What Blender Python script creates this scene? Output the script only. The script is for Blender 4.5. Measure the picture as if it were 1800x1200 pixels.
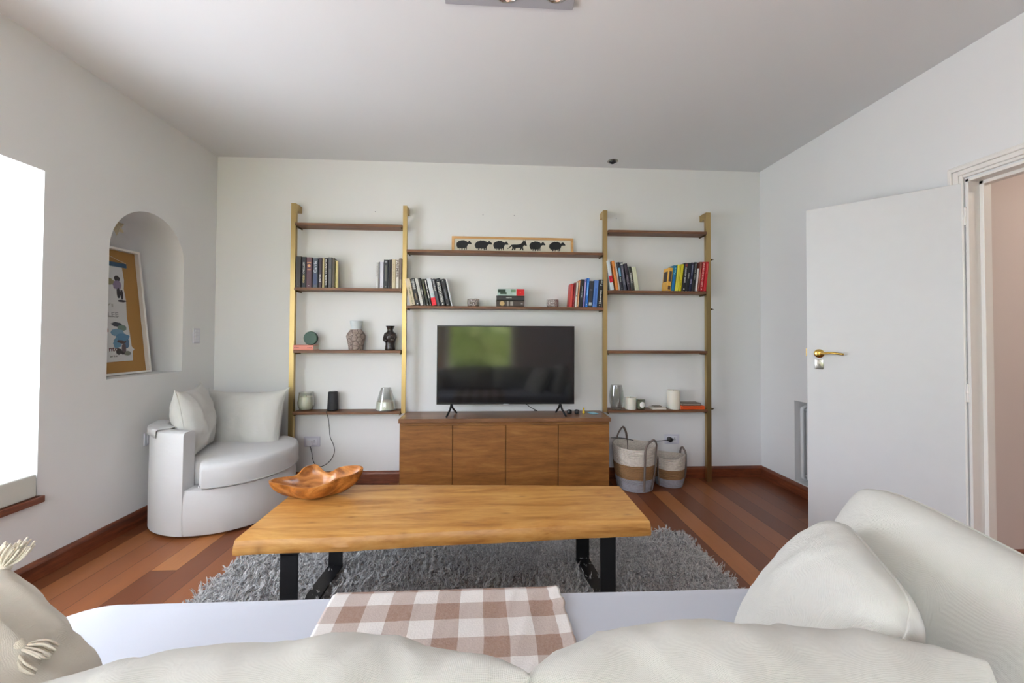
import bpy, bmesh, math, random
from mathutils import Vector, Matrix, noise
from mathutils.geometry import tessellate_polygon
random.seed(7)
PI = math.pi
for o in list(bpy.data.objects): bpy.data.objects.remove(o)
scene = bpy.context.scene
COL = scene.collection

# ------------------------------------------------------------------ camera
YAW, PITCH, ROLL, FPX, CAMH, SHY = .0568, .0183, .0047, 710.0, 1.225, -22.6
fw = Vector((math.sin(YAW)*math.cos(PITCH), math.cos(YAW)*math.cos(PITCH), math.sin(PITCH)))
rr = Vector((math.cos(YAW), -math.sin(YAW), 0)); uu = rr.cross(fw)
R_ = math.cos(ROLL)*rr + math.sin(ROLL)*uu; U_ = -math.sin(ROLL)*rr + math.cos(ROLL)*uu
cd = bpy.data.cameras.new('camera'); cam = bpy.data.objects.new('camera', cd); COL.objects.link(cam)
cam.matrix_world = Matrix(((R_.x, U_.x, -fw.x, 0), (R_.y, U_.y, -fw.y, 0), (R_.z, U_.z, -fw.z, CAMH), (0, 0, 0, 1)))
cd.sensor_width = 36; cd.sensor_fit = 'HORIZONTAL'; cd.lens = FPX/1800*36; cd.shift_y = SHY/1800; cd.clip_start = .02
scene.camera = cam
def at(x, y, X=None, Y=None, Z=None):
    """metric point seen at photograph pixel (x, y) on a plane of the room"""
    d = (x-900)/FPX*R_ - (y-600-SHY)/FPX*U_ + fw
    t = Y/d.y if Y is not None else (X/d.x if X is not None else (Z-CAMH)/d.z)
    return Vector((0, 0, CAMH)) + t*d

# ------------------------------------------------------------------ light
scene.view_settings.view_transform = 'Standard'; scene.view_settings.look = 'None'
scene.view_settings.gamma = 1; scene.view_settings.exposure = 0.07; scene.view_settings.use_curve_mapping = False
wd = bpy.data.worlds.new('sky'); scene.world = wd; wd.use_nodes = True
bg = wd.node_tree.nodes['Background']; bg.inputs[0].default_value = (.85, .91, 1.035, 1); bg.inputs[1].default_value = 13.0
XL, XR, D, HC = -2.253, 2.409, 3.456, 2.701      # left wall, right wall, back wall, ceiling
YF = -1.6                                         # wall behind the camera
def area(name, loc, rot, sx, sy, power, col, portal=False):
    l = bpy.data.lights.new(name, 'AREA'); l.shape = 'RECTANGLE'; l.size = sx; l.size_y = sy; l.energy = power; l.color = col
    if portal: l.cycles.is_portal = True
    o = bpy.data.objects.new(name, l); COL.objects.link(o); o.location = loc; o.rotation_euler = rot; return o
WIN_L = (.50, 2.165, .50, 2.05)                   # left window y0 y1 z0 z1
WIN_F = (-.86, .50, .54, 2.25)                    # window behind the camera x0 x1 z0 z1
WIN_ADD = (-2.15, -1.08, .10, 2.25)                    # unseen opening behind the camera, added to let in more daylight
area('portal_left', (XL-.41, sum(WIN_L[:2])/2, sum(WIN_L[2:])/2), (0, -PI/2, 0), WIN_L[3]-WIN_L[2], WIN_L[1]-WIN_L[0], 1, (1, 1, 1), True)
area('portal_front', (sum(WIN_F[:2])/2, YF-.22, sum(WIN_F[2:])/2), (PI/2, 0, 0), WIN_F[1]-WIN_F[0], WIN_F[3]-WIN_F[2], 1, (1, 1, 1), True)
area('portal_added', (sum(WIN_ADD[:2])/2, YF-.22, sum(WIN_ADD[2:])/2), (PI/2, 0, 0), WIN_ADD[1]-WIN_ADD[0], WIN_ADD[3]-WIN_ADD[2], 1, (1, 1, 1), True)
area('hall_lamp', (3.6, 1.2, 2.55), (0, 0, 0), .3, .3, 19, (1, .86, .76))
sl_ = bpy.data.lights.new('sun', 'SUN'); sl_.energy = 62; sl_.angle = .02; sl_.color = (1, .98, .97)
so_ = bpy.data.objects.new('sun', sl_); COL.objects.link(so_); so_.rotation_euler = Vector((-.14, .62, -.98)).to_track_quat('-Z', 'Y').to_euler()

# ------------------------------------------------------------------ materials
class N:
    def __init__(s, name):
        s.m = bpy.data.materials.new(name); s.m.use_nodes = True; s.t = s.m.node_tree; s.b = s.t.nodes['Principled BSDF']
    def n(s, typ, **kw):
        x = s.t.nodes.new(typ)
        for k, v in kw.items():
            if k.startswith('_'): setattr(x, k[1:], v)
            else:
                i = int(k[1:]) if k[0] == 'i' and k[1:].isdigit() else k.replace('__', ' ')
                x.inputs[i].default_value = v
        return x
    def l(s, a, b): s.t.links.new(a, b)
    def math(s, op, a, b=None, c=None):
        x = s.n('ShaderNodeMath', _operation=op)
        for i, v in enumerate((a, b, c)):
            if v is None: continue
            if isinstance(v, (int, float)): x.inputs[i].default_value = v
            else: s.l(v, x.inputs[i])
        return x.outputs[0]
    def coord(s, kind='Object', scale=(1, 1, 1), rot=(0, 0, 0)):
        tc = s.n('ShaderNodeTexCoord'); mp = s.n('ShaderNodeMapping'); mp.inputs['Scale'].default_value = scale; mp.inputs['Rotation'].default_value = rot
        s.l(tc.outputs[kind], mp.inputs[0]); return mp.outputs[0]
    def noise(s, co, sc, det=4, rough=.5, dist=0):
        x = s.n('ShaderNodeTexNoise'); x.inputs['Scale'].default_value = sc; x.inputs['Detail'].default_value = det
        x.inputs['Roughness'].default_value = rough; x.inputs['Distortion'].default_value = dist; s.l(co, x.inputs[0]); return x.outputs[0]
    def ramp(s, f, stops):
        x = s.n('ShaderNodeValToRGB'); e = x.color_ramp.elements
        while len(e) < len(stops): e.new(.5)
        for i, (p, c) in enumerate(stops): e[i].position = p; e[i].color = (*c, 1)
        s.l(f, x.inputs[0]); return x.outputs[0]
    def mix(s, f, a, b, typ='MIX'):
        x = s.n('ShaderNodeMix', _data_type='RGBA', _blend_type=typ)
        for i, v in ((0, f), (6, a), (7, b)):
            if isinstance(v, (int, float)): x.inputs[i].default_value = v
            elif isinstance(v, tuple): x.inputs[i].default_value = (*v[:3], 1)
            else: s.l(v, x.inputs[i])
        return x.outputs[2]
    def bump(s, h, st=.3, dist=.01):
        x = s.n('ShaderNodeBump'); x.inputs['Strength'].default_value = st; x.inputs['Distance'].default_value = dist
        s.l(h, x.inputs['Height']); s.l(x.outputs[0], s.b.inputs['Normal'])
    def set(s, col=None, rough=None, metal=None, **kw):
        for k, v in (('Base Color', col), ('Roughness', rough), ('Metallic', metal), *[(k.replace('__', ' '), v) for k, v in kw.items()]):
            if v is None: continue
            if isinstance(v, (int, float)): s.b.inputs[k].default_value = v
            elif isinstance(v, tuple): s.b.inputs[k].default_value = (*v[:3], 1)
            else: s.l(v, s.b.inputs[k])
        return s.m
def srgb(r, g, b):
    f = lambda c: (c/255/12.92 if c/255 <= .04045 else ((c/255+.055)/1.055)**2.4)
    return (f(r), f(g), f(b))
_pc = {}
def plain(name, col, rough=.6, metal=0, bumpy=0, bs=200, **kw):
    key = (name, col)
    if key in _pc: return _pc[key]
    a = N(name); co = a.coord()
    nz = a.noise(co, 14, 3)
    c = a.mix(a.math('MULTIPLY', nz, .25), col, tuple(v*.8 for v in col))
    if bumpy: a.bump(a.noise(co, bs, 3), bumpy, .002)
    _pc[key] = a.set(c, rough, metal, **kw); return _pc[key]
def plaster(name, col, bump=.12):
    a = N(name); co = a.coord()
    c = a.mix(a.noise(co, 1.3, 4), col, tuple(v*.965 for v in col))
    a.bump(a.noise(co, 26, 6, .6), bump, .004); return a.set(c, .75)
def cloth(name, col, weave=420, st=.25, wrinkle=0, sheen=.3, dist=.003):
    a = N(name); co = a.coord()
    c = a.mix(a.noise(co, 3, 4), col, tuple(v*.93 for v in col))
    w1 = a.n('ShaderNodeTexWave', _bands_direction='X'); w1.inputs['Scale'].default_value = weave; w1.inputs['Distortion'].default_value = 1; a.l(co, w1.inputs[0])
    w2 = a.n('ShaderNodeTexWave', _bands_direction='Z'); w2.inputs['Scale'].default_value = weave; w2.inputs['Distortion'].default_value = 1; a.l(co, w2.inputs[0])
    h = a.math('ADD', a.math('MULTIPLY', a.math('ADD', w1.outputs[1], w2.outputs[1]), .25), a.noise(co, 60, 4))
    if wrinkle: h = a.math('ADD', h, a.math('MULTIPLY', a.math('ADD', a.noise(co, 8, 3, .5, .5), a.math('MULTIPLY', a.noise(co, 22, 3, .6, .6), .5)), wrinkle))
    a.bump(h, st, dist); return a.set(c, .95, Sheen__Weight=sheen)
def wood(name, c1, c2, c3=None, grain=(1, 12, 12), sc=3, rough=.45, st=.08, rings=0, spec=.5):
    a = N(name); co = a.coord(scale=grain)
    n1 = a.noise(co, sc, 6, .6, .6); n2 = a.noise(co, sc*7, 5, .65, .3)
    f = a.math('ADD', a.math('MULTIPLY', n1, .7), a.math('MULTIPLY', n2, .3))
    c = a.ramp(f, [(.32, c1), (.52, c2), (.7, c3 or tuple(min(1, v*1.2) for v in c2))])
    a.bump(f, st, .004); return a.set(c, rough)

M = {}
M['wall'] = plaster('white_wall_paint', srgb(226, 226, 225))
M['ceil'] = plaster('ceiling_paint', srgb(218, 219, 219), .06)
M['pink'] = plaster('pink_hall_paint', srgb(208, 196, 190))
M['trimw'] = plain('white_gloss_trim', srgb(232, 228, 222), .35)
M['door'] = plain('door_paint', srgb(212, 213, 213), .4)
M['sofa'] = cloth('white_sofa_cotton', srgb(222, 222, 220), 300, .2, .6)
M['seatc'] = cloth('bluish_white_cover', srgb(198, 202, 213), 300, .12, .3)
M['cush'] = cloth('ivory_cotton', srgb(226, 224, 214), 300, .6, 2.2, .3, .007)
M['linen'] = cloth('natural_linen', srgb(236, 229, 212), 380, .5, 1.6, .3, .005)
M['chair'] = cloth('white_slipcover', srgb(219, 218, 217), 300, .5, 2.0, .3, .006)
M['pill'] = cloth('offwhite_pillow', srgb(226, 225, 219), 300, .6, 2.2, .3, .006)
M['brass'] = plain('brushed_brass', srgb(186, 162, 112), .38, 1.0)
M['dbrass'] = plain('dark_brass', srgb(96, 76, 44), .4, .9)
M['gold'] = plain('polished_brass', srgb(214, 180, 96), .18, 1.0)
M['shelf'] = wood('walnut_shelf', srgb(78, 50, 32), srgb(116, 78, 52), srgb(138, 98, 68), (1.2, 14, 14), 3, .5)
M['cab'] = wood('oak_cabinet', srgb(104, 64, 26), srgb(138, 90, 42), srgb(162, 114, 58), (1.1, 9, 9), 2.2, .42)
M['cabtop'] = wood('oak_cabinet_top', srgb(98, 66, 42), srgb(122, 84, 56), srgb(142, 104, 74), (1.1, 9, 9), 2.2, .32)
M['base'] = wood('skirting_wood', srgb(62, 28, 14), srgb(112, 58, 34), srgb(140, 80, 48), (1, 1, 9), 3.5, .35)
M['basey'] = wood('skirting_wood_side', srgb(62, 28, 14), srgb(112, 58, 34), srgb(140, 80, 48), (9, 1, 9), 3.5, .35)
M['black'] = plain('black_metal', srgb(22, 22, 24), .4)
M['blackp'] = plain('black_plastic', srgb(18, 18, 20), .35)
M['grey'] = plain('grey_metal', srgb(165, 165, 170), .45)
M['chrome'] = plain('worn_chrome', srgb(170, 168, 160), .25, 1.0)
M['whitep'] = plain('white_plastic', srgb(226, 226, 232), .35)
M['lilac'] = plain('pale_plastic', srgb(212, 211, 220), .35)
M['wax'] = plain('ivory_wax', srgb(226, 222, 206), .5, Subsurface__Weight=.2)
M['page'] = plain('book_pages', srgb(222, 214, 196), .9)
M['radiator'] = plain('radiator_enamel', srgb(226, 226, 226), .35)
def glass(name, tint=(1, 1, 1), gl=.12):
    a = N(name); t = a.t
    tr = a.n('ShaderNodeBsdfTransparent'); tr.inputs[0].default_value = (*tint, 1)
    g = a.n('ShaderNodeBsdfGlossy'); g.inputs['Roughness'].default_value = .03
    lw = a.n('ShaderNodeLayerWeight'); lw.inputs[0].default_value = .35
    mx = a.n('ShaderNodeMixShader'); a.l(a.math('ADD', a.math('MULTIPLY', lw.outputs['Facing'], .55), gl*.3), mx.inputs[0])
    a.l(tr.outputs[0], mx.inputs[1]); a.l(g.outputs[0], mx.inputs[2]); a.l(mx.outputs[0], t.nodes['Material Output'].inputs[0]); return a.m
M['glass'] = glass('clear_glass', (.95, .96, .95)); M['pane'] = glass('window_glass', (.98, .99, .98), .05)

def floor_mat():
    a = N('floorboards'); tc = a.n('ShaderNodeTexCoord'); sp = a.n('ShaderNodeSeparateXYZ'); a.l(tc.outputs['Object'], sp.inputs[0])
    W = .132; xs = a.math('DIVIDE', a.math('ADD', sp.outputs[0], .03), W); row = a.math('FLOOR', xs); fx = a.math('FRACT', xs)
    wn = a.n('ShaderNodeTexWhiteNoise', _noise_dimensions='1D'); a.l(row, wn.inputs['W'])
    ys = a.math('ADD', a.math('DIVIDE', sp.outputs[1], 2.7), a.math('MULTIPLY', wn.outputs[0], 7)); cy = a.math('FLOOR', ys); fy = a.math('FRACT', ys)
    cb = a.n('ShaderNodeCombineXYZ'); a.l(row, cb.inputs[0]); a.l(cy, cb.inputs[1])
    w2 = a.n('ShaderNodeTexWhiteNoise', _noise_dimensions='3D'); a.l(cb.outputs[0], w2.inputs[0])
    base = a.ramp(w2.outputs[0], [(0, srgb(112, 62, 36)), (.4, srgb(136, 80, 46)), (.7, srgb(156, 95, 55)), (1, srgb(184, 120, 68))])
    # grain, offset per plank
    off = a.n('ShaderNodeVectorMath', _operation='MULTIPLY_ADD'); a.l(w2.outputs[1], off.inputs[0]); off.inputs[1].default_value = (9, 9, 9); a.l(tc.outputs['Object'], off.inputs[2])
    mp = a.n('ShaderNodeMapping'); mp.inputs['Scale'].default_value = (14, 1.1, 1); a.l(off.outputs[0], mp.inputs[0])
    g = a.noise(mp.outputs[0], 2.5, 7, .62, .8); g2 = a.noise(mp.outputs[0], 14, 4, .6)
    gf = a.math('ADD', a.math('MULTIPLY', g, .75), a.math('MULTIPLY', g2, .25))
    c = a.mix(a.math('MULTIPLY', a.math('SUBTRACT', 1, gf), .75), base, srgb(84, 42, 24), 'MIX')
    c = a.mix(.38, c, base)
    gap = a.math('MAXIMUM', a.math('LESS_THAN', fx, .024), a.math('LESS_THAN', fy, .0012))
    c = a.mix(a.math('MULTIPLY', gap, .85), c, srgb(48, 24, 14))
    h = a.math('SUBTRACT', a.math('MULTIPLY', gf, .03), gap); a.bump(h, .35, .003)
    return a.set(c, a.math('ADD', .24, a.math('MULTIPLY', g, .16)), Specular__IOR__Level=.38)
M['floor'] = floor_mat()
def slab_mat():
    a = N('live_edge_slab'); co = a.coord(scale=(1, 6.5, 6))
    n1 = a.noise(co, 2.0, 7, .6, 1.1); n2 = a.noise(co, 15, 4, .6, .4)
    f = a.math('ADD', a.math('MULTIPLY', n1, .78), a.math('MULTIPLY', n2, .22))
    c = a.ramp(f, [(.3, srgb(142, 88, 34)), (.45, srgb(184, 130, 64)), (.6, srgb(204, 154, 86)), (.75, srgb(216, 172, 108))])
    # knots and a brown streak of their own
    co2 = a.coord(scale=(2.2, 5.5, 1)); v = a.n('ShaderNodeTexVoronoi', _voronoi_dimensions='2D'); v.inputs['Scale'].default_value = 1.3; a.l(co2, v.inputs[0])
    k = a.ramp(v.outputs['Distance'], [(.0, (1, 1, 1)), (.05, (.35, .35, .35)), (.10, (0, 0, 0))])
    c = a.mix(a.math('MULTIPLY', k, .6), c, srgb(120, 72, 34))
    a.bump(f, .05, .003); return a.set(c, .38)
M['slab'] = slab_mat()
def bowl_mat():
    a = N('carved_root_wood'); co = a.coord(scale=(4, 9, 9)); n1 = a.noise(co, 1.6, 6, .6, 1.5)
    c = a.ramp(n1, [(.25, srgb(70, 34, 14)), (.42, srgb(150, 90, 36)), (.58, srgb(190, 124, 58)), (.75, srgb(214, 158, 92))])
    a.bump(n1, .1, .004); return a.set(c, .28)
M['bowl'] = bowl_mat()
def rug_mat():
    a = N('shag_wool'); co = a.coord(); n1 = a.noise(co, 90, 3, .6); n2 = a.noise(co, 6, 3)
    c = a.ramp(a.math('ADD', a.math('MULTIPLY', n1, .8), a.math('MULTIPLY', n2, .2)), [(.3, srgb(124, 126, 130)), (.5, srgb(196, 195, 195)), (.7, srgb(236, 235, 233))])
    return a.set(c, 1.0)
M['rug'] = rug_mat()
def check_mat():
    a = N('checked_cotton'); uvn = a.n('ShaderNodeUVMap'); sp = a.n('ShaderNodeSeparateXYZ'); a.l(uvn.outputs[0], sp.inputs[0])
    nz = a.math('MULTIPLY', a.noise(a.coord(), 9, 3), .0)
    sx = a.math('GREATER_THAN', a.math('FRACT', a.math('DIVIDE', sp.outputs[0], .135)), .5)
    sy = a.math('GREATER_THAN', a.math('FRACT', a.math('DIVIDE', sp.outputs[1], .135)), .5)
    s = a.math('MULTIPLY', a.math('ADD', sx, sy), .5)
    c = a.ramp(s, [(0, srgb(226, 222, 218)), (.5, srgb(186, 170, 162)), (1, srgb(146, 112, 94))])
    c = a.mix(a.math('MULTIPLY', a.noise(a.coord(), 130, 4), .25), c, srgb(236, 226, 218))
    a.bump(a.noise(a.coord(), 220, 5), .5, .002); return a.set(c, .95)
M['check'] = check_mat()
def basket_mat():
    a = N('coiled_seagrass'); tc = a.n('ShaderNodeTexCoord'); sp = a.n('ShaderNodeSeparateXYZ'); a.l(tc.outputs['Object'], sp.inputs[0])
    z = a.math('ADD', sp.outputs[2], a.math('MULTIPLY', a.noise(tc.outputs['Object'], 12, 2), .01))
    c = a.n('ShaderNodeValToRGB'); c.color_ramp.interpolation = 'CONSTANT'; e = c.color_ramp.elements
    e.new(.5); e[0].position = 0; e[0].color = (*srgb(170, 172, 182), 1); e[1].position = .31; e[1].color = (*srgb(160, 120, 78), 1); e[2].position = .63; e[2].color = (*srgb(228, 220, 208), 1)
    zz = a.n('ShaderNodeAttribute', _attribute_type='OBJECT', _attribute_name='hgt')
    a.l(a.math('DIVIDE', z, zz.outputs['Fac']), c.inputs[0])
    st = a.n('ShaderNodeTexNoise'); st.inputs['Scale'].default_value = 60; st.inputs['Detail'].default_value = 3; a.l(tc.outputs['Object'], st.inputs[0])
    col = a.mix(a.math('MULTIPLY', st.outputs[0], .5), c.outputs[0], srgb(110, 86, 66))
    w = a.n('ShaderNodeTexWave', _bands_direction='Z'); w.inputs['Scale'].default_value = 26; w.inputs['Distortion'].default_value = .6; a.l(tc.outputs['Object'], w.inputs[0])
    a.bump(w.outputs[1], .6, .006); return a.set(col, .9)
M['basket'] = basket_mat()
M['rope'] = plain('grey_cotton_rope', srgb(118, 106, 98), .9, 0, .6, 300)
def stone_mat():
    a = N('carved_stone'); co = a.coord(); n1 = a.noise(co, 34, 4, .6)
    v = a.n('ShaderNodeTexVoronoi', _feature='DISTANCE_TO_EDGE'); v.inputs['Scale'].default_value = 26; a.l(co, v.inputs[0])
    k = a.ramp(v.outputs['Distance'], [(0, (0, 0, 0)), (.08, (1, 1, 1))])
    c = a.mix(k, srgb(84, 72, 66), a.ramp(n1, [(.3, srgb(128, 112, 104)), (.7, srgb(168, 154, 146))]))
    a.bump(k, .6, .004); return a.set(c, .85)
M['stone'] = stone_mat()
def merc_mat():
    a = N('mercury_glass'); co = a.coord(); v = a.n('ShaderNodeTexVoronoi'); v.inputs['Scale'].default_value = 130; a.l(co, v.inputs[0])
    a.bump(v.outputs['Distance'], 1.0, .006); return a.set(srgb(190, 184, 180), .22, .9)
M['merc'] = merc_mat()
def screen_mat():
    a = N('dark_screen'); return a.set((.004, .004, .005), .09, 0, Specular__IOR__Level=.55, Coat__Weight=.35, Coat__Roughness=.05)
M['screen'] = screen_mat()
def leaf_mat():
    a = N('hedge_leaves'); co = a.coord(); n = a.math('ADD', a.math('MULTIPLY', a.noise(co, 2.2, 3), .5), a.math('MULTIPLY', a.noise(co, 14, 5, .7), .5))
    c = a.ramp(n, [(.34, srgb(84, 104, 46)), (.5, srgb(142, 160, 78)), (.64, srgb(206, 210, 140))]); a.bump(a.noise(co, 22, 4), 1, .1); return a.set(c, .8)
M['hedge'] = leaf_mat()
M['lawn'] = plain('patio_stone', srgb(196, 192, 186), .95)

# ------------------------------------------------------------------ mesh helpers
def obj(name, bm, mat, parent=None, smooth=None, loc=None, rot=None):
    bmesh.ops.recalc_face_normals(bm, faces=bm.faces)
    me = bpy.data.meshes.new(name); bm.to_mesh(me); bm.free()
    if mat is not None: me.materials.append(mat)
    o = bpy.data.objects.new(name, me); COL.objects.link(o)
    if smooth is not None:
        me.set_sharp_from_angle(angle=math.radians(smooth)); me.polygons.foreach_set('use_smooth', [True]*len(me.polygons))
    if parent: o.parent = parent
    if loc is not None: o.location = loc
    if rot is not None: o.rotation_euler = rot
    return o
def tag(o, label, cat, group=None):
    o['label'] = label; o['category'] = cat
    if group: o['group'] = group
    return o
def thing(name, label, cat, loc=(0, 0, 0), rot=(0, 0, 0), group=None):
    o = bpy.data.objects.new(name, None); COL.objects.link(o); o.location = loc; o.rotation_euler = rot; o.empty_display_size = .05
    return tag(o, label, cat, group)
def struct(name, bm, mat, smooth=None, parent=None):
    o = obj(name, bm, mat, parent, smooth)
    if not parent: o['kind'] = 'structure'
    return o
def box(bm, x0, x1, y0, y1, z0, z1, bev=0, seg=2, mat=None):
    r = bmesh.ops.create_cube(bm, size=1)
    vs = r['verts']
    for v in vs: v.co = Vector((x0+(v.co.x+.5)*(x1-x0), y0+(v.co.y+.5)*(y1-y0), z0+(v.co.z+.5)*(z1-z0)))
    if bev:
        es = list({e for v in vs for e in v.link_edges}); res = bmesh.ops.bevel(bm, geom=es, offset=bev, segments=seg, affect='EDGES', profile=.6)
        vs = list({v for f in res['faces'] for v in f.verts} | {v for v in vs if v.is_valid})
    if mat is not None:
        for v in vs: v.co = mat @ v.co
    return vs
def bxm(*a, **k):
    bm = bmesh.new(); box(bm, *a, **k); return bm
def lathe(bm, prof, n=32, mat=None, wob=None):
    rings = []
    for (r, z) in prof:
        if r < 1e-6: rings.append([bm.verts.new((0, 0, z))]); continue
        rings.append([bm.verts.new((r*math.cos(2*PI*i/n), r*math.sin(2*PI*i/n), z)) for i in range(n)])
    for a, b in zip(rings, rings[1:]):
        if len(a) == 1 and len(b) == 1: continue
        for i in range(n):
            j = (i+1) % n
            if len(a) == 1: bm.faces.new((a[0], b[i], b[j]))
            elif len(b) == 1: bm.faces.new((a[i], a[j], b[0]))
            else: bm.faces.new((a[i], a[j], b[j], b[i]))
    vs = [v for r in rings for v in r]
    if mat is not None:
        for v in vs: v.co = mat @ v.co
    return vs
def lth(prof, n=32, mat=None):
    bm = bmesh.new(); lathe(bm, prof, n, mat); return bm
def spline(pts, k=6):
    pts = [Vector(p) for p in pts]; out = []
    P = [pts[0]*2-pts[1]] + pts + [pts[-1]*2-pts[-2]]
    for i in range(1, len(P)-2):
        for j in range(k):
            t = j/k; a, b, c, d = P[i-1], P[i], P[i+1], P[i+2]
            out.append(.5*((2*b)+(c-a)*t+(2*a-5*b+4*c-d)*t*t+(3*b-a-3*c+d)*t**3))
    return out+[pts[-1]]
def tube(bm, pts, r, n=8, closed=False, flat=1.0, up=None):
    pts = [Vector(p) for p in pts]; rings = []; m = len(pts); prev = None
    for i, p in enumerate(pts):
        t = (pts[(i+1) % m]-pts[i-1]) if closed else (pts[min(i+1, m-1)]-pts[max(i-1, 0)])
        t.normalize(); ref = prev if prev is not None else (Vector(up) if up else (Vector((0, 0, 1)) if abs(t.z) < .9 else Vector((1, 0, 0))))
        a = (ref-t*ref.dot(t)).normalized(); b = t.cross(a); prev = a
        rad = r[i] if isinstance(r, (list, tuple)) else r
        rings.append([bm.verts.new(p+a*rad*math.cos(2*PI*k/n)*flat+b*rad*math.sin(2*PI*k/n)) for k in range(n)])
    for i in range(m if closed else m-1):
        A, B = rings[i], rings[(i+1) % m]
        for k in range(n): bm.faces.new((A[k], A[(k+1) % n], B[(k+1) % n], B[k]))
    if not closed: bm.faces.new(rings[0]); bm.faces.new(rings[-1][::-1])
def tb(*a, **k):
    bm = bmesh.new(); tube(bm, *a, **k); return bm
def poly_prism(bm, pts, to3, d0, d1):
    """pts 2-D outline (may be concave); to3(u,v,d) -> 3-D"""
    A = [bm.verts.new(to3(u, v, d0)) for u, v in pts]; B = [bm.verts.new(to3(u, v, d1)) for u, v in pts]
    for tri in tessellate_polygon([[Vector((u, v, 0)) for u, v in pts]]):
        try: bm.faces.new([A[i] for i in tri]); bm.faces.new([B[i] for i in tri][::-1])
        except ValueError: pass
    n = len(pts)
    for i in range(n): bm.faces.new((A[i], A[(i+1) % n], B[(i+1) % n], B[i]))
def wall_holes(outer, through, blind, to3, d0, d1):
    bm = bmesh.new(); vs = {}
    def V(u, v, d):
        k = (round(u, 5), round(v, 5), round(d, 5))
        if k not in vs: vs[k] = bm.verts.new(to3(u, v, d))
        return vs[k]
    for d, holes in ((d0, through+blind), (d1, through)):
        loops = [outer]+holes; flat = [p for l in loops for p in l]
        for tri in tessellate_polygon([[Vector((u, v, 0)) for u, v in l] for l in loops]):
            try: bm.faces.new([V(*flat[i], d) for i in tri])
            except ValueError: pass
    for l in [outer]+through:
        for i in range(len(l)):
            a, b = l[i], l[(i+1) % len(l)]
            try: bm.faces.new((V(*a, d0), V(*b, d0), V(*b, d1), V(*a, d1)))
            except ValueError: pass
    return bm, V
def rect(a, b, c, d): return [(a, c), (b, c), (b, d), (a, d)]

# ------------------------------------------------------------------ room shell
struct('floor', bxm(XL-.45, 4.6, YF-.25, D+.2, -.06, 0), M['floor'])
struct('ceiling', bxm(XL-.45, 4.6, YF-.25, D+.2, HC, HC+.08), M['ceil'])
struct('wall_back', bxm(XL-.45, XR+.11, D, D+.15, 0, HC), M['wall'])
# left wall with window opening and arched niche
AY0, AY1, AZ0, AZT = 2.521, 3.108, .957, 2.032
ar = (AY1-AY0)/2; ac = (AY0+AY1)/2; az = AZT-ar
arch = [(AY0, AZ0), (AY1, AZ0)] + [(ac+ar*math.cos(PI*i/28), az+ar*math.sin(PI*i/28)) for i in range(29)]
bmw, V = wall_holes(rect(YF, D, 0, HC), [rect(WIN_L[0], WIN_L[1], WIN_L[2]-.12, WIN_L[3])], [arch], lambda u, v, d: (d, u, v), XL, XL-.4)
prev = arch
for k in range(1, 11):                       # niche hollow, rounded towards its back
    t = k/10; s = (1-t**3.2)**(1/3.2) if k < 10 else 0.0; s = max(s, .0); dep = XL-.33*t
    cur = []
    for (u, v) in arch:
        cu = ac+(u-ac)*(.55+.45*s); cv = AZ0+(v-AZ0)*(.75+.25*s) if v > AZ0+1e-4 else AZ0
        cur.append((cu, cv))
    d_prev = XL-.33*(k-1)/10
    for i in range(len(arch)):
        j = (i+1) % len(arch)
        try: bmw.faces.new((V(*prev[i], d_prev), V(*prev[j], d_prev), V(*cur[j], dep), V(*cur[i], dep)))
        except ValueError: pass
    prev = cur
for tri in tessellate_polygon([[Vector((u, v, 0)) for u, v in prev]]): bmw.faces.new([V(*prev[i], XL-.33) for i in tri])
struct('wall_left', bmw, M['wall'], 35)
# right wall with door opening and radiator recess
DY0, DY1, DZ = 1.20, 1.892, 2.025
RY0, RY1, RZ0, RZ1 = 2.18, 3.066, .10, .728
door_o = [(DY0, 0), (DY1, 0), (DY1, DZ), (DY0, DZ)]
outer = [(YF, 0), (DY0, 0), (DY0, DZ), (DY1, DZ), (DY1, 0), (D, 0), (D, HC), (YF, HC)]
rec = rect(RY0, RY1, RZ0, RZ1)
bmw, V = wall_holes(outer, [], [rec], lambda u, v, d: (d, u, v), XR, XR+.11)
for i in range(4): bmw.faces.new((V(*rec[i], XR), V(*rec[(i+1) % 4], XR), V(*rec[(i+1) % 4], XR+.17), V(*rec[i], XR+.17)))
bmw.faces.new([V(*p, XR+.17) for p in rec])
struct('wall_right', bmw, M['wall'])
bmw, V = wall_holes(rect(XL-.4, XR+.11, 0, HC), [rect(*WIN_F), rect(*WIN_ADD)], [], lambda u, v, d: (u, d, v), YF, YF-.2)
struct('wall_front', bmw, M['wall'])
# hall beyond the door
struct('wall_hall', bxm(XR+.11, 4.6, 1.985, 2.08, 0, HC), M['pink'])
struct('wall_hall_end', bxm(4.5, 4.6, -.2, 1.985, 0, HC), M['pink'])
struct('wall_hall_near', bxm(XR+.11, 4.6, -.25, -.2, 0, HC), M['pink'])

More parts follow.
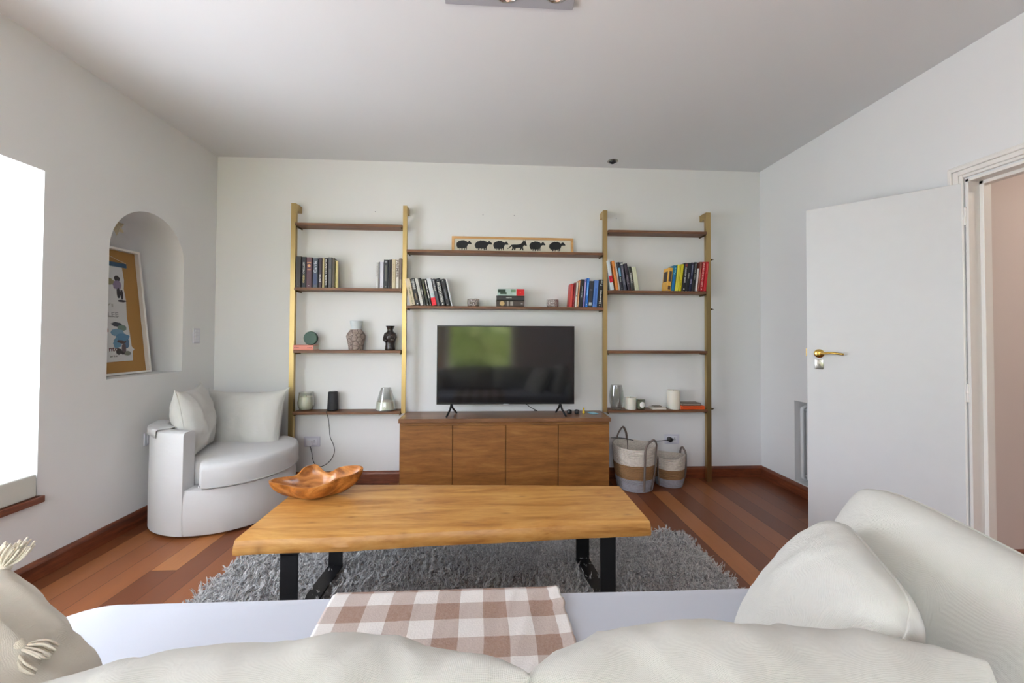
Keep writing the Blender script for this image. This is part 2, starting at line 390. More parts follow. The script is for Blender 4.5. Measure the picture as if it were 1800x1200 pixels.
def skirt(name, p0, p1, nrm, mat, h=.095):
    p0 = Vector(p0); p1 = Vector(p1); nv = Vector(nrm)
    prof = [(0, 0), (.02, 0), (.02, h-.022), (.017, h-.014), (.012, h-.006), (.006, h), (0, h)]
    bm = bmesh.new(); A = [bm.verts.new(p0+nv*a+Vector((0, 0, b))) for a, b in prof]; B = [bm.verts.new(p1+nv*a+Vector((0, 0, b))) for a, b in prof]
    n = len(prof)
    for i in range(n): bm.faces.new((A[i], A[(i+1) % n], B[(i+1) % n], B[i]))
    bm.faces.new(A); bm.faces.new(B[::-1]); return struct(name, bm, mat)
skirt('baseboard_back', (XL, D, 0), (XR, D, 0), (0, -1, 0), M['base'])
skirt('baseboard_left', (XL, YF, 0), (XL, D-.02, 0), (1, 0, 0), M['basey'])
skirt('baseboard_right', (XR, 1.965, 0), (XR, D-.02, 0), (-1, 0, 0), M['basey'])
skirt('baseboard_hall', (XR+.11, 1.985, 0), (4.5, 1.985, 0), (0, -1, 0), M['base'], .12)

# window on the left with its seat
def window(name, y0, y1, z0, z1, to3, nv=2):
    bm = bmesh.new(); w = .06
    def b(u0, u1, v0, v1, d0=0, d1=.05):
        a = Vector(to3(u0, v0, d0)); c = Vector(to3(u1, v1, d1))
        box(bm, min(a.x, c.x), max(a.x, c.x), min(a.y, c.y), max(a.y, c.y), min(a.z, c.z), max(a.z, c.z), .004, 1)
    b(y0, y0+w, z0, z1); b(y1-w, y1, z0, z1); b(y0+w, y1-w, z0, z0+w); b(y0+w, y1-w, z1-w, z1)
    for i in range(1, nv): c = y0+(y1-y0)*i/nv; b(c-.03, c+.03, z0+w, z1-w)
    f = struct(name, bm, M['trimw'])
    bm = bmesh.new(); a = [bm.verts.new(to3(u, v, .025)) for u, v in rect(y0+w, y1-w, z0+w, z1-w)]; bm.faces.new(a)
    p = obj('window_pane', bm, M['pane'], f); return f
window('window_1', WIN_L[0], WIN_L[1], WIN_L[2]-.12, WIN_L[3], lambda u, v, d: (XL-.39+d, u, v))
window('window_2', *WIN_F, lambda u, v, d: (u, YF-.18+d, v), 1)
window('window_added', *WIN_ADD, lambda u, v, d: (u, YF-.18+d, v), 2)  # added window, out of view, for extra daylight
struct('trim_2', bxm(XL-.335, XL+.03, WIN_L[0]-.01, WIN_L[1]+.012, WIN_L[2]-.118, WIN_L[2]-.085, .004), M['basey'])
bm = bmesh.new(); vs = box(bm, XL-.33, XL+.012, WIN_L[0]+.01, WIN_L[1]-.008, WIN_L[2]-.084, WIN_L[2]+.032, .012, 3)
bmesh.ops.subdivide_edges(bm, edges=bm.edges, cuts=3, use_grid_fill=True)
for v in bm.verts: v.co += Vector((1, .3, 1))*.006*noise.noise(v.co*9)
tag(obj('seat_cushion', bm, cloth('grey_seat_cover', srgb(214, 214, 204), 300, .3, 1.5), None, 60), 'thin grey fabric cushion on the wooden sill of the window seat', 'cushion')

# garden outside the rear windows and to the left
bm = bmesh.new(); g = bmesh.ops.create_grid(bm, x_segments=90, y_segments=34, size=1)
for v in bm.verts:
    x, z = v.co.x*6, (v.co.y+1)*1.0
    v.co = Vector((x, -5.6+.5*noise.fractal(Vector((x, z, 0))*1.1, 1, 2, 4)-.15*z, z-.1))
o = tag(obj('garden_hedge', bm, M['hedge'], None, 60), 'tall green hedge outside the rear window, mirrored in the television', 'hedge')
o.modifiers.new('thick', 'SOLIDIFY').thickness = .3
struct('ground', bxm(-14, 14, -14, YF-.26, -.35, -.1), M['lawn'])

# ------------------------------------------------------------------ door, casing, radiator
H0 = Vector((2.402, 1.902)); F0 = Vector((1.962, 2.392)); dv = (F0-H0); DW = dv.length; ang = math.atan2(dv.y, dv.x)
bm = bxm(0, DW, -.036, 0, .012, 2.013, .002, 1)          # local: x along leaf from the hinge
door = obj('door_1', bm, M['door'], None, None, (H0.x, H0.y, 0), (0, 0, ang)); door['kind'] = 'structure'
# camera side of the leaf is local +y side after rotation
side = 1
bm = bmesh.new(); hz = 1.128; hx = DW-.062
yy = .001
lathe(bm, [(0, .0), (.026, .0), (.026, .004), (.02, .008), (.011, .012), (.011, .03), (.014, .036), (.014, .048), (0, .052)], 24, Matrix.Translation((hx, 0, hz)) @ Matrix.Rotation(-PI/2, 4, 'X'))
tube(bm, spline([(hx+.012, .042, hz-.001), (hx-.02, .045, hz+.002), (hx-.06, .044, hz+.006), (hx-.105, .040, hz+.001), (hx-.118, .036, hz-.001)]), .0065, 10)
obj('door_handle', bm, M['gold'], door, 40)['label'] = 'polished brass lever handle'
bm = bxm(hx-.02, hx+.022, 0, .003, hz-.095, hz-.035, .004); lathe(bm, [(0, 0), (.011, 0), (.011, .008), (0, .009)], 16, Matrix.Translation((hx+.002, .003, hz-.06)) @ Matrix.Rotation(-PI/2, 4, 'X'))
obj('lock_plate', bm, M['chrome'], door, 40)['label'] = 'worn metal lock plate'
obj('latch', bxm(DW, DW+.006, -.024, -.014, hz-.02, hz+.03, .002), M['gold'], door)
# casing (stepped moulding)
bm = bmesh.new()
def casing(o, w0, w1, t):
    y1 = DY1+w0; Y1 = DY1+w1
    box(bm, XR-t, XR, y1, Y1, 0, DZ+w1, .003, 1); box(bm, XR-t, XR, DY0-w1, DY0-w0, 0, DZ+w1, .003, 1); box(bm, XR-t, XR, DY0-w0, y1, DZ+w0, DZ+w1, .003, 1)
casing(0, .012, .028, .014); casing(0, .028, .052, .02); casing(0, .052, .07, .028); casing(0, .07, .082, .012)
struct('trim_1', bm, M['trimw'])
bm = bmesh.new()                                          # jamb lining with stop
for (a, b, x0, x1) in ((0, .012, XR-.012, XR+.11),): 
    box(bm, x0, x1, DY1-.012, DY1, 0, DZ); box(bm, x0, x1, DY0, DY0+.012, 0, DZ); box(bm, x0, x1, DY0, DY1, DZ-.012, DZ)
box(bm, XR+.045, XR+.085, DY1-.030, DY1-.012, 0, DZ-.012, .002, 1); box(bm, XR+.045, XR+.085, DY0+.012, DY0+.03, 0, DZ-.012, .002, 1); box(bm, XR+.045, XR+.085, DY0+.012, DY1-.012, DZ-.03, DZ-.012, .002, 1)
struct('trim_3', bm, M['trimw'])
for z in (.20, .95, 1.84):
    o = obj('hinge', lth([(0, 0), (.006, 0), (.006, .042), (.0045, .043), (.0045, .045), (.006, .046), (.006, .09), (0, .09)], 10), M['trimw'], door, 40)
    o.location = Matrix.Rotation(-ang, 3, 'Z') @ Vector((XR-.012-H0.x, DY1+.004-H0.y, z-.045)); o.rotation_euler = (0, 0, 0)
# radiator standing in the wall recess
rad = thing('radiator', 'white column radiator set in the wall recess behind the open door', 'radiator', (XR+.075, 2.682, RZ0))
for i in range(11):
    y = .40-.047-i*.062; bm = bmesh.new()
    for dx in (-.035, .035):
        tube(bm, [(dx, y, .035), (dx, y, .55)], .014, 10)
    tube(bm, spline([(-.035, y, .55), (-.03, y, .575), (0, y, .585), (.03, y, .575), (.035, y, .55)], 4), .014, 8)
    tube(bm, spline([(-.035, y, .035), (-.03, y, .015+.014), (0, y, .016), (.03, y, .015+.014), (.035, y, .035)], 4), .014, 8)
    tube(bm, [(-.035, y, .29), (.035, y, .29)], .006, 6)
    obj('radiator_column', bm, M['radiator'], rad, 50)
for z in (.045, .555): obj('header_pipe', tb([(0, -.31, z), (0, .385, z)], .011, 8), M['radiator'], rad, 50)
bm = bmesh.new()
tube(bm, spline([(0, .39, .045), (0, .425, .045), (0, .432, .03), (0, .432, .0)], 4), .008, 8); obj('pipe', bm, M['chrome'], rad, 50)

# ------------------------------------------------------------------ ceiling fixtures, switches, nails
fx = thing('ceiling_spotlight_panel', 'grey rectangular ceiling panel with round spot lamps, cut by the top edge', 'ceiling light', (.08, 1.49, HC))
obj('housing', bxm(-.28, .285, -.28, .275, -.018, 0, .003), M['grey'], fx)
for px_ in (892, 979.5):
    for dy_ in (0, -.26):
        c_ = at(px_, -15, Z=HC-.018); sx, sy = c_.x-.08, c_.y-1.49+dy_
        m = Matrix.Translation((sx, sy, -.018)) @ Matrix.Rotation(PI, 4, 'X')
        o = obj('lamp_ring', lth([(.056, 0), (.056, .006), (.048, .010), (.042, .006), (.036, -.006)], 28, m), M['chrome'], fx, 40)
        obj('lamp_lens', lth([(0, .001), (.036, .001), (.040, .004)], 28, m), M['whitep'], o, 40)
p = at(1077, 283, Z=HC)
sp = thing('ceiling_spotlight', 'small round recessed chrome eyeball spotlight near the back wall', 'ceiling light', (p.x, p.y, HC))
mr = Matrix.Rotation(PI, 4, 'X')
obj('lamp_ring', lth([(.044, 0), (.044, .004), (.036, .008), (.030, .004)], 24, mr), M['chrome'], sp, 40)
obj('eyeball', lth([(.030, .004), (.026, .014), (.014, .02), (.012, .012), (0, .012)], 24, mr), M['blackp'], sp, 40)
def socket(name, label, p, ny, n=2, plug=None):
    """wall plate; ny: 'B' back wall, 'L' left wall"""
    t = thing(name, label, 'switch' if 'switch' in name else 'socket', p, (0, 0, 0) if ny == 'B' else (0, 0, PI/2)); return t
s = thing('light_switch', 'white wall switch plate on the left wall right of the arched niche', 'switch', at(344, 590, X=XL), (0, 0, PI/2))
obj('plate', bxm(-.035, .035, -.008, 0, -.058, .058, .003), M['lilac'], s)
for z in (-.036, -.012, .012, .036): obj('rocker', bxm(-.022, .022, -.012, -.007, z-.010, z+.010, .002), M['whitep'], s)
def outlet(label, p, rz=0):
    s = thing('wall_socket', label, 'socket', p, (0, 0, rz)); obj('plate', bxm(-.065, .065, -.009, 0, -.042, .042, .006, 3), M['lilac'], s)
    obj('insert', bxm(-.045, .045, -.012, -.008, -.027, .027, .002), M['whitep'], s)
    bm = bmesh.new()
    for dx in (-.006, .006): box(bm, .02+dx-.0015, .02+dx+.0015, -.0135, -.0115, -.008, .004)
    box(bm, .0185, .0215, -.0135, -.0115, .008, .014); obj('slots', bm, M['blackp'], s); return s
PL = at(549, 775.5, Y=D); PR = at(1180.5, 771, Y=D)
outlet("white wall socket low on the back wall, with the loudspeaker cable plugged in", PL)
outlet('white wall socket behind the small basket with a round black plug', PR)
outlet('white wall socket on the left wall, half hidden behind the armchair', at(255, 772, X=XL)+Vector((0, .05, 0)), PI/2)
# plugs and cables
ch = thing('speaker_cable', 'thin dark cable looping from the black loudspeaker to the left wall socket', 'cable', PL)
obj('plug', bxm(-.022, .006, -.05, -.0125, -.028, .012, .005), M['whitep'], ch)['label'] = 'white plug'
pts = [(580, 722), (574.5, 723), (577, 735), (579, 752), (580.5, 768), (586, 781), (588, 793), (583, 806), (574, 815), (563, 820), (554, 816), (549.5, 806), (548, 795), (548, 785)]
P = [at(x, y, Y=3.30+.1*min(1, i/5)) for i, (x, y) in enumerate(pts)]; P[0] = Vector((P[0].x, 3.40, .618)); P[1] = Vector((P[1].x, 3.318, .618)); P[-1] = PL+Vector((-.008, -.03, -.026))
bm = bmesh.new(); tube(bm, spline([p-PL for p in P], 6), .0028, 6); obj('cord', bm, M['blackp'], ch, 60)
ch = thing('power_cable', 'dark cable running behind the big basket to the right wall socket', 'cable', PR)
obj('plug', lth([(0, 0), (.021, 0), (.021, .03), (.012, .036), (0, .036)], 20, Matrix.Translation((-.028, -.0125, .002)) @ Matrix.Rotation(PI/2, 4, 'X')), M['blackp'], ch, 40)
P = [at(1074, 769, Y=3.42), at(1095, 770, Y=3.42), at(1122, 775, Y=3.42), at(1145, 775, Y=3.42), at(1160, 774.5, Y=3.42), PR+Vector((-.028, -.045, .002))]
bm = bmesh.new(); tube(bm, spline([p-PR for p in P], 6), .0035, 6); obj('cord', bm, M['blackp'], ch, 60)
for (x, y, l) in ((849, 378, 'small nail left in the back wall above the sheep picture, left of its pair'), (904, 379, 'small nail left in the back wall above the sheep picture, right of its pair'), (660, 372.5, 'small nail in the back wall above the left ladder shelf'), (1083, 384, 'small nail in the back wall above the right ladder shelf')):
    tag(obj('nail', lth([(0, 0), (.002, 0), (.002, .006), (.0045, .006), (.0045, .008), (0, .008)], 10, Matrix.Rotation(PI/2, 4, 'X')), M['grey'], None, 40, at(x, y, Y=D)), l, 'nail', 'nails in the back wall')
# ------------------------------------------------------------------ rug
RUG = (-1.34, 1.20, 1.20, 2.47)
bm = bmesh.new(); nx, ny = 150, 76
g = bmesh.ops.create_grid(bm, x_segments=nx, y_segments=ny, size=.5)
for v in bm.verts:
    x, y = v.co.x, v.co.y; e = min(.5-abs(x), .5-abs(y))
    X = RUG[0]+(x+.5)*(RUG[1]-RUG[0]); Y = RUG[2]+(y+.5)*(RUG[3]-RUG[2])
    if e < .004: X += random.uniform(-.004, .004); Y += random.uniform(-.004, .004)
    v.co = Vector((X, Y, .002 if e < .004 else .014+.006*noise.noise(Vector((X*9, Y*9, 0)))))
rug = tag(obj('shag_rug', bm, M['rug'], None, 80), 'grey shaggy wool rug under the coffee table', 'rug')
pst = rug.modifiers.new('pile', 'PARTICLE_SYSTEM'); ps = rug.particle_systems[0].settings
ps.type = 'HAIR'; ps.count = 30000; ps.hair_length = .017; ps.hair_step = 3; ps.root_radius = 1.0; ps.tip_radius = .6; ps.radius_scale = .0035
ps.use_advanced_hair = True; ps.brownian_factor = .01; ps.factor_random = .006; ps.child_type = 'INTERPOLATED'; ps.rendered_child_count = 3; ps.child_percent = 1
ps.clump_factor = .75; ps.roughness_2 = .008; ps.roughness_endpoint = .006; ps.kink = 'CURL'; ps.kink_amplitude = .005; ps.kink_frequency = 3; ps.render_step = 3

# ------------------------------------------------------------------ coffee table
TZ = .42
ct = thing('coffee_table', 'long live-edge light wood coffee table on black metal legs, wooden bowl on its left end', 'table', (-.13, 1.95, 0))
front = []; back = []
nT = 60
bm = bmesh.new(); rows = []
for i in range(nT+1):
    t = i/nT; X = -.992+t*1.697
    w = .010*noise.noise(Vector((t*5, 1.3, 0)))+.004*noise.noise(Vector((t*15, 3, 0)))
    w2 = .012*noise.noise(Vector((t*4, 9.3, 0)))+.004*noise.noise(Vector((t*13, 5, 0)))
    yf = 1.648+t*.088+w; yb = 2.262-t*.088+w2; th = .062
    if i == 0: X0 = X
    fl = -.022+.012*noise.noise(Vector((t*6, 7, 2)))
    prof = [(yf+.014, 0), (yf+.004, -.004), (yf, -.014), (yf+fl*.4, -th*.6), (yf+fl*.5+.006, -th+.006), (yf+.012, -th), (yb-.012, -th), (yb+.008, -th*.8), (yb+.004, -.012), (yb-.004, -.003), (yb-.014, 0)]
    k = 8; top = [(yb-.014+(yf+.014-yb+.014)*j/k, 0) for j in range(1, k)]
    rows.append([bm.verts.new((X+.13, y-1.95, TZ+z)) for y, z in prof+top])
m = len(rows[0])
for A, B in zip(rows, rows[1:]):
    for j in range(m): bm.faces.new((A[j], B[j], B[(j+1) % m], A[(j+1) % m]))
bm.faces.new(rows[0]); bm.faces.new(rows[-1][::-1])
obj('tabletop', bm, M['slab'], ct, 35)
def uleg(xf, xb, yf, yb):
    o = []
    for (x, y) in ((xf, yf), (xb, yb)):
        obj('leg', bxm(x-.0345+.13, x+.0345+.13, y-.005-1.95, y+.005-1.95, .053, TZ-.066, .002, 1), M['black'], ct)
    for z0, z1, nm in ((.042, .053, 'foot_bar'), (TZ-.071, TZ-.062, 'mounting_plate')):
        bm = bmesh.new(); poly_prism(bm, [(xf-.0345, yf-.005), (xf+.0345, yf-.005), (xb+.0345, yb+.005), (xb-.0345, yb+.005)], lambda u, v, d: (u+.13, v-1.95, d), z0, z1)
        obj(nm, bm, M['black'], ct)
uleg(-.79, -.775, 1.675, 2.13); uleg(.53, .50, 1.775, 2.13)

# wooden bowl, carved from a root, free rim
def bowl():
    c = at(546, 880, Z=TZ); c.y += .06
    t = thing('wooden_bowl', 'carved irregular root-wood bowl with wavy rim on the left end of the coffee table', 'bowl', (c.x, c.y, TZ))
    n = 72; bm = bmesh.new()
    def R(a):
        # outline seen from above: pointed to the left and to the right-back, notch between
        r = .125
        for (ac, amp, wd) in ((PI+.10, .095, .42), (.28, .100, .36), (2.05, .012, .5), (-PI/2-.3, .012, .7), (1.35, -.012, .3), (2.75, -.012, .25)):
            d = (a-ac+PI) % (2*PI)-PI; r += amp*math.exp(-(d/wd)**2)
        return r
    def Hh(a):
        h = .085
        for (ac, amp, wd) in ((PI+.12, .004, .5), (.42, .040, .36), (.85, .020, .25), (1.9, .036, .26), (2.3, .034, .28), (1.35, .002, .2), (-PI/2-.3, -.006, 1.0), (-.3, .012, .4)):
            d = (a-ac+PI) % (2*PI)-PI; h += amp*math.exp(-(d/wd)**2)
        return h
    outer = []; inner = []
    K = 9
    for k in range(K+1):
        s = k/K; ro, ri = [], []
        for i in range(n):
            a = 2*PI*i/n; r = R(a); h = Hh(a)
            q = math.sin(s*PI/2)**.9; z = h*(1-math.cos(s*PI/2))**.85
            w = .003*noise.noise(Vector((math.cos(a)*3, math.sin(a)*3, s*3)))
            ro.append(Vector(((.30+.70*q)*r*math.cos(a), (.30+.70*q)*r*math.sin(a)*.82, z+w*s)))
            th = .011
            qi = max(0, (.12+.88*q))
            ri.append(Vector(((qi*r-th)*math.cos(a) if qi*r > th else 0.002*math.cos(a), (qi*r-th)*math.sin(a)*.82, .012+(z-.004)*(h-.010)/h+w*s+(.0 if k < K else .003))))
        outer.append([bm.verts.new(p) for p in ro]); inner.append([bm.verts.new(p) for p in ri])
    def strip(A, B):
        for i in range(n): bm.faces.new((A[i], A[(i+1) % n], B[(i+1) % n], B[i]))
    for A, B in zip(outer, outer[1:]): strip(A, B)
    for A, B in zip(inner, inner[1:]): strip(A, B)
    strip(outer[-1], inner[-1])
    bm.faces.new(outer[0]); bm.faces.new(inner[0])
    obj('bowl_body', bm, M['bowl'], t, 60)
bowl()

# ------------------------------------------------------------------ pillows
def pillow_bm(w, h, th, n=44, pinch=.05, seed=0, wr=.006, corner=.012, sag=0, crease=1.0):
    bm = bmesh.new(); top = {}; bot = {}
    rs = Vector((seed*3.7, seed*1.9, seed*.7))
    for i in range(n+1):
        for j in range(n+1):
            u = -1+2*i/n; v = -1+2*j/n
            # denser near the rim
            u = math.sin(u*PI/2); v = math.sin(v*PI/2)
            e = max(0, (1-abs(u)**2.4))*max(0, (1-abs(v)**2.4))
            z = th/2*e**.42
            x = w/2*u*(1-pinch*(1-abs(v)**3)*abs(u)**3)+corner*(abs(u*v)**6)*(1 if u > 0 else -1)
            y = h/2*v*(1-pinch*(1-abs(u)**3)*abs(v)**3)+corner*(abs(u*v)**6)*(1 if v > 0 else -1)
            if sag: x += 0; z *= 1-.25*sag*v; y -= sag*.03*(1-u*u)*(v+1)/2
            p = Vector((x, y, 0))
            edge = max(abs(u), abs(v))
            # radial puckers near the seams + broad folds
            ang = math.atan2(v, u)
            pk = noise.noise(Vector((math.cos(ang)*5.5, math.sin(ang)*5.5, 0))+rs)*edge**4*crease
            fold = noise.fractal(p*7/max(w, .3)+rs, 1, 2, 3)*.7
            fold2 = (1-abs(noise.noise(Vector((x*11, y*5, 0))+rs*2)))**5
            for s, dct in ((1, top), (-1, bot)):
                zz = z*s+(wr*2.2*pk+wr*1.2*fold+wr*1.6*fold2)*s*(e**.3)*(1 if s > 0 else .9)
                if (i in (0, n) or j in (0, n)):
                    if s < 0: bot[i, j] = top[i, j]; continue
                    zz = wr*.6*noise.noise(p*20+rs)
                dct[i, j] = bm.verts.new((x, y, zz))
    for i in range(n):
        for j in range(n):
            bm.faces.new((top[i, j], top[i+1, j], top[i+1, j+1], top[i, j+1]))
            bm.faces.new((bot[i, j], bot[i, j+1], bot[i+1, j+1], bot[i+1, j]))
    return bm
def basis(loc, xdir, ydir):
    x = Vector(xdir).normalized(); y = Vector(ydir); y = (y-x*y.dot(x)).normalized(); z = x.cross(y)
    return Matrix(((x.x, y.x, z.x, loc[0]), (x.y, y.y, z.y, loc[1]), (x.z, y.z, z.z, loc[2]), (0, 0, 0, 1)))
def pillow(name, label, loc, xdir, ydir, w, h, th, mat, seed, group=None, **k):
    o = obj(name, pillow_bm(w, h, th, seed=seed, **k), mat, None, 180)
    o.matrix_world = basis(loc, xdir, ydir); tag(o, label, 'pillow' if 'pillow' in name else 'cushion', group)
    # stitched seam along the rim
    pts = []
    n = 20
    for s in range(4):
        for i in range(n):
            t = -1+2*i/n; u, v = ((t, -1), (1, t), (-t, 1), (-1, -t))[s]
            pn, cn = k.get('pinch', .05), k.get('corner', .012)
            pts.append((w/2*u*(1-pn*(1-abs(v)**3))+cn*(abs(u*v)**6)*(1 if u > 0 else -1), h/2*v*(1-pn*(1-abs(u)**3))+cn*(abs(u*v)**6)*(1 if v > 0 else -1)-(k.get('sag', 0)*.03*(1-u*u)*(v+1)/2), 0))
    obj('seam', tb(pts, .0035, 6, True), mat, o, 180)
    return o

# ------------------------------------------------------------------ armchair
AC = Vector((-1.815, 2.955, 0)); AR = .418
arm = thing('tub_armchair', 'round white slipcovered tub armchair in the left back corner', 'armchair', AC)
def ring(bm, a0, a1, ri, ro, z0, z1, n=48, bev=.02):
    """ring sector with rounded top"""
    prof = [(ro, z0), (ro+.004, z0+.3*(z1-z0)), (ro, z1-bev*1.2), (ro-bev*.4, z1-bev*.35), (ro-bev*1.2, z1), (ri+bev*1.2, z1), (ri+bev*.4, z1-bev*.35), (ri, z1-bev*1.2), (ri, z0)]
    rs = []
    for i in range(n+1):
        a = a0+(a1-a0)*i/n
        w = lambda z: .005*noise.noise(Vector((math.cos(a)*4, math.sin(a)*4, z*7)))
        rs.append([bm.verts.new(((r+w(z))*math.cos(a), (r+w(z))*math.sin(a), z)) for r, z in prof])
    for A, B in zip(rs, rs[1:]):
        for j in range(len(prof)): bm.faces.new((A[j], A[(j+1) % len(prof)], B[(j+1) % len(prof)], B[j]))
    bm.faces.new(rs[0]); bm.faces.new(rs[-1][::-1])
bm = bmesh.new(); R0 = math.radians
ring(bm, R0(-91), R0(-290), .325, AR, .02, .635, 60, .016)
obj('shell', bm, M['chair'], arm, 40)['label'] = 'curved arm and back shell with loose cover'
bm = lth([(0, .015), (AR-.012, .015), (AR-.004, .03), (AR, .12), (AR-.002, .24), (AR-.012, .285), (.3, .29), (0, .29)], 64)
for v in bm.verts: v.co.x += .003*noise.noise(v.co*8); v.co.y += .003*noise.noise(v.co*8+Vector((5, 0, 0)))
obj('base', bm, M['chair'], arm, 50)
bm = bmesh.new(); n = 80; prof = [(0, .287), (.9, .287), (.985, .295), (1.0, .315), (1.0, .40), (.985, .425), (.93, .437), (.6, .447), (.3, .45), (0, .45)]
rings = []
def crad(a):
    a = (a+PI) % (2*PI)-PI; lo, hi = R0(-86), R0(66)
    def st(x): x = max(0, min(1, x)); return x*x*(3-2*x)
    f = st((a-lo)/R0(9))*(1-st((a-hi+R0(9))/R0(9))) if lo < a < hi else 0
    return .318+(.432-.318)*f
for s, z in prof:
    if s == 0: rings.append([bm.verts.new((0, 0, z))]); continue
    rings.append([bm.verts.new((s*crad(2*PI*i/n)*math.cos(2*PI*i/n), s*crad(2*PI*i/n)*math.sin(2*PI*i/n), z+.005*noise.noise(Vector((s*3*math.cos(2*PI*i/n), s*3*math.sin(2*PI*i/n), 1))))) for i in range(n)])
for A, B in zip(rings, rings[1:]):
    for i in range(n):
        j = (i+1) % n
        if len(A) == 1: bm.faces.new((A[0], B[i], B[j]))
        elif len(B) == 1: bm.faces.new((A[i], A[j], B[0]))
        else: bm.faces.new((A[i], A[j], B[j], B[i]))
obj('seat_cushion', bm, M['chair'], arm, 50)
bm = bmesh.new(); tube(bm, [((crad(a)+.001)*math.cos(a), (crad(a)+.001)*math.sin(a), .305) for a in [R0(-84+i*148/30) for i in range(31)]], .003, 6); obj('piping', bm, M['chair'], arm, 180)
for i in (0, 1, 2, 3): obj('foot', lth([(0, 0), (.02, 0), (.022, .018), (0, .018)], 14, Matrix.Translation((.3*math.cos(PI/4+i*PI/2), .3*math.sin(PI/4+i*PI/2), 0))), M['blackp'], arm, 40)
# loose cloth folded over the back of the left arm
bm = bmesh.new(); rws = []
for i in range(25):
    a = R0(-118-i*50/24); col = []
    for j in range(13):
        s = -1+2*j/12; r = .372+.062*s*min(1, 1.0)
        zz = .642+.006*noise.noise(Vector((a*6, s*2, 0))) if abs(s) < .8 else .642-.05*(abs(s)-.8)/.2*(.9+.5*noise.noise(Vector((a*7, 4, 0))))
        if abs(s) >= .8: r = .372+(.0535 if s > 0 else -.0535)
        r += .004 if s > 0 else -.004; col.append(bm.verts.new((r*math.cos(a), r*math.sin(a), zz+.004)))
    rws.append(col)
for A, B in zip(rws, rws[1:]):
    for j in range(12): bm.faces.new((A[j], A[j+1], B[j+1], B[j]))
o = obj('loose_cover_flap', bm, M['chair'], arm, 60); o.modifiers.new('t', 'SOLIDIFY').thickness = .005
pillow('back_pillow', 'white square pillow leaning on the armchair back nearest the back wall, seen face on', (-1.84, 3.16, .575), (1, -.10, .02), (.0, .24, .95), .60, .46, .20, M['pill'], 3, 'armchair pillows', pinch=.07, corner=.02, wr=.008)
pillow('back_pillow', 'white square pillow standing edge on against the left arm of the armchair', (-1.985, 2.86, .65), (-.30, .95, 0), (-.16, -.02, .97), .40, .42, .18, M['pill'], 8, 'armchair pillows', pinch=.05, corner=.02, wr=.008)

# ------------------------------------------------------------------ sofa
SF = thing('sofa', 'large white sofa in the foreground with a right armrest, seen over its back', 'sofa', (0, .7, 0))
def soft_box(x0, x1, y0, y1, z0, z1, bev, cuts, amp, sc, seed=0, crown=0):
    bm = bmesh.new(); vs = box(bm, x0, x1, y0, y1, z0, z1)
    bmesh.ops.bevel(bm, geom=list(bm.edges), offset=bev, segments=5, affect='EDGES', profile=.5)
    bmesh.ops.subdivide_edges(bm, edges=[e for e in bm.edges if e.calc_length() > .12], cuts=cuts, use_grid_fill=True)
    cx, cy = (x0+x1)/2, (y0+y1)/2
    for v in bm.verts:
        p = v.co.copy(); f = noise.fractal(p*sc+Vector((seed, seed, 0)), 1, 2, 3)
        v.co.z += amp*f+(crown*(1-((p.x-cx)/(x1-x0)*2)**2)*(1-((p.y-cy)/(y1-y0)*2)**2) if p.z > (z0+z1)/2 else 0); v.co.y += amp*.5*f
    return bm
def rel(bm, o): 
    for v in bm.verts: v.co -= o
    return bm
so = Vector((0, .7, 0))
obj('sofa_base', rel(soft_box(-1.2, 1.10, .12, 1.232, .06, .30, .03, 10, .002, 6), so), M['seatc'], SF, 60)
# seat mattress with rounded front left corner
bm = bmesh.new(); out = []
rc = .13
for i in range(9): a = PI/2+PI/2*(1-i/8)-0; out.append((-1.205+rc+rc*math.cos(a), 1.255-rc+rc*math.sin(a)))
out = [(-1.205, .20)]+out+[(1.02, 1.235), (1.02, .20)]
pr = [(0, .292), (-.0, .30), (0, .425), (.006, .440), (.018, .448), (.05, .45)]
cxm, cym = -.1, .72
loops = []
for ins, z in [(.03, .292), (.008, .298), (0, .315), (0, .425), (.005, .438), (.016, .447), (.05, .450), (.2, .452), (.42, .452)]:
    lp = []
    for (x, y) in out:
        X = x+ins*(1 if x < cxm else -1)*min(1, abs(x-cxm)/1.0); Y = y+ins*(1 if y < cym else -1)
        lp.append(bm.verts.new((X, Y-.7, z)))
    loops.append(lp)
for A, B in zip(loops, loops[1:]):
    for j in range(len(A)): bm.faces.new((A[j], A[(j+1) % len(A)], B[(j+1) % len(A)], B[j]))
bm.faces.new(loops[0]); bm.faces.new(loops[-1][::-1])
bmesh.ops.triangulate(bm, faces=[f for f in bm.faces if len(f.verts) > 4])
bmesh.ops.subdivide_edges(bm, edges=[e for e in bm.edges if e.calc_length() > .2], cuts=8)
for v in bm.verts:
    if v.co.z > .42: v.co.z += .0012*noise.fractal(v.co*4, 1, 2, 3)
obj('seat_cushion', bm, M['seatc'], SF, 50)
obj('backrest', rel(soft_box(-1.2, 1.12, .10, .26, .28, .72, .045, 10, .004, 5, 3), so), M['sofa'], SF, 60)
obj('armrest', rel(soft_box(1.03, 1.17, .12, 1.20, .10, .60, .045, 8, .004, 5, 4), so), M['sofa'], SF, 60)
for x in (-1.1, 1.05):
    for y in (.2, 1.12): obj('leg', lth([(0, 0), (.02, 0), (.026, .07), (0, .07)], 14, Matrix.Translation((x, y-.7, 0))), M['base'], SF, 40)

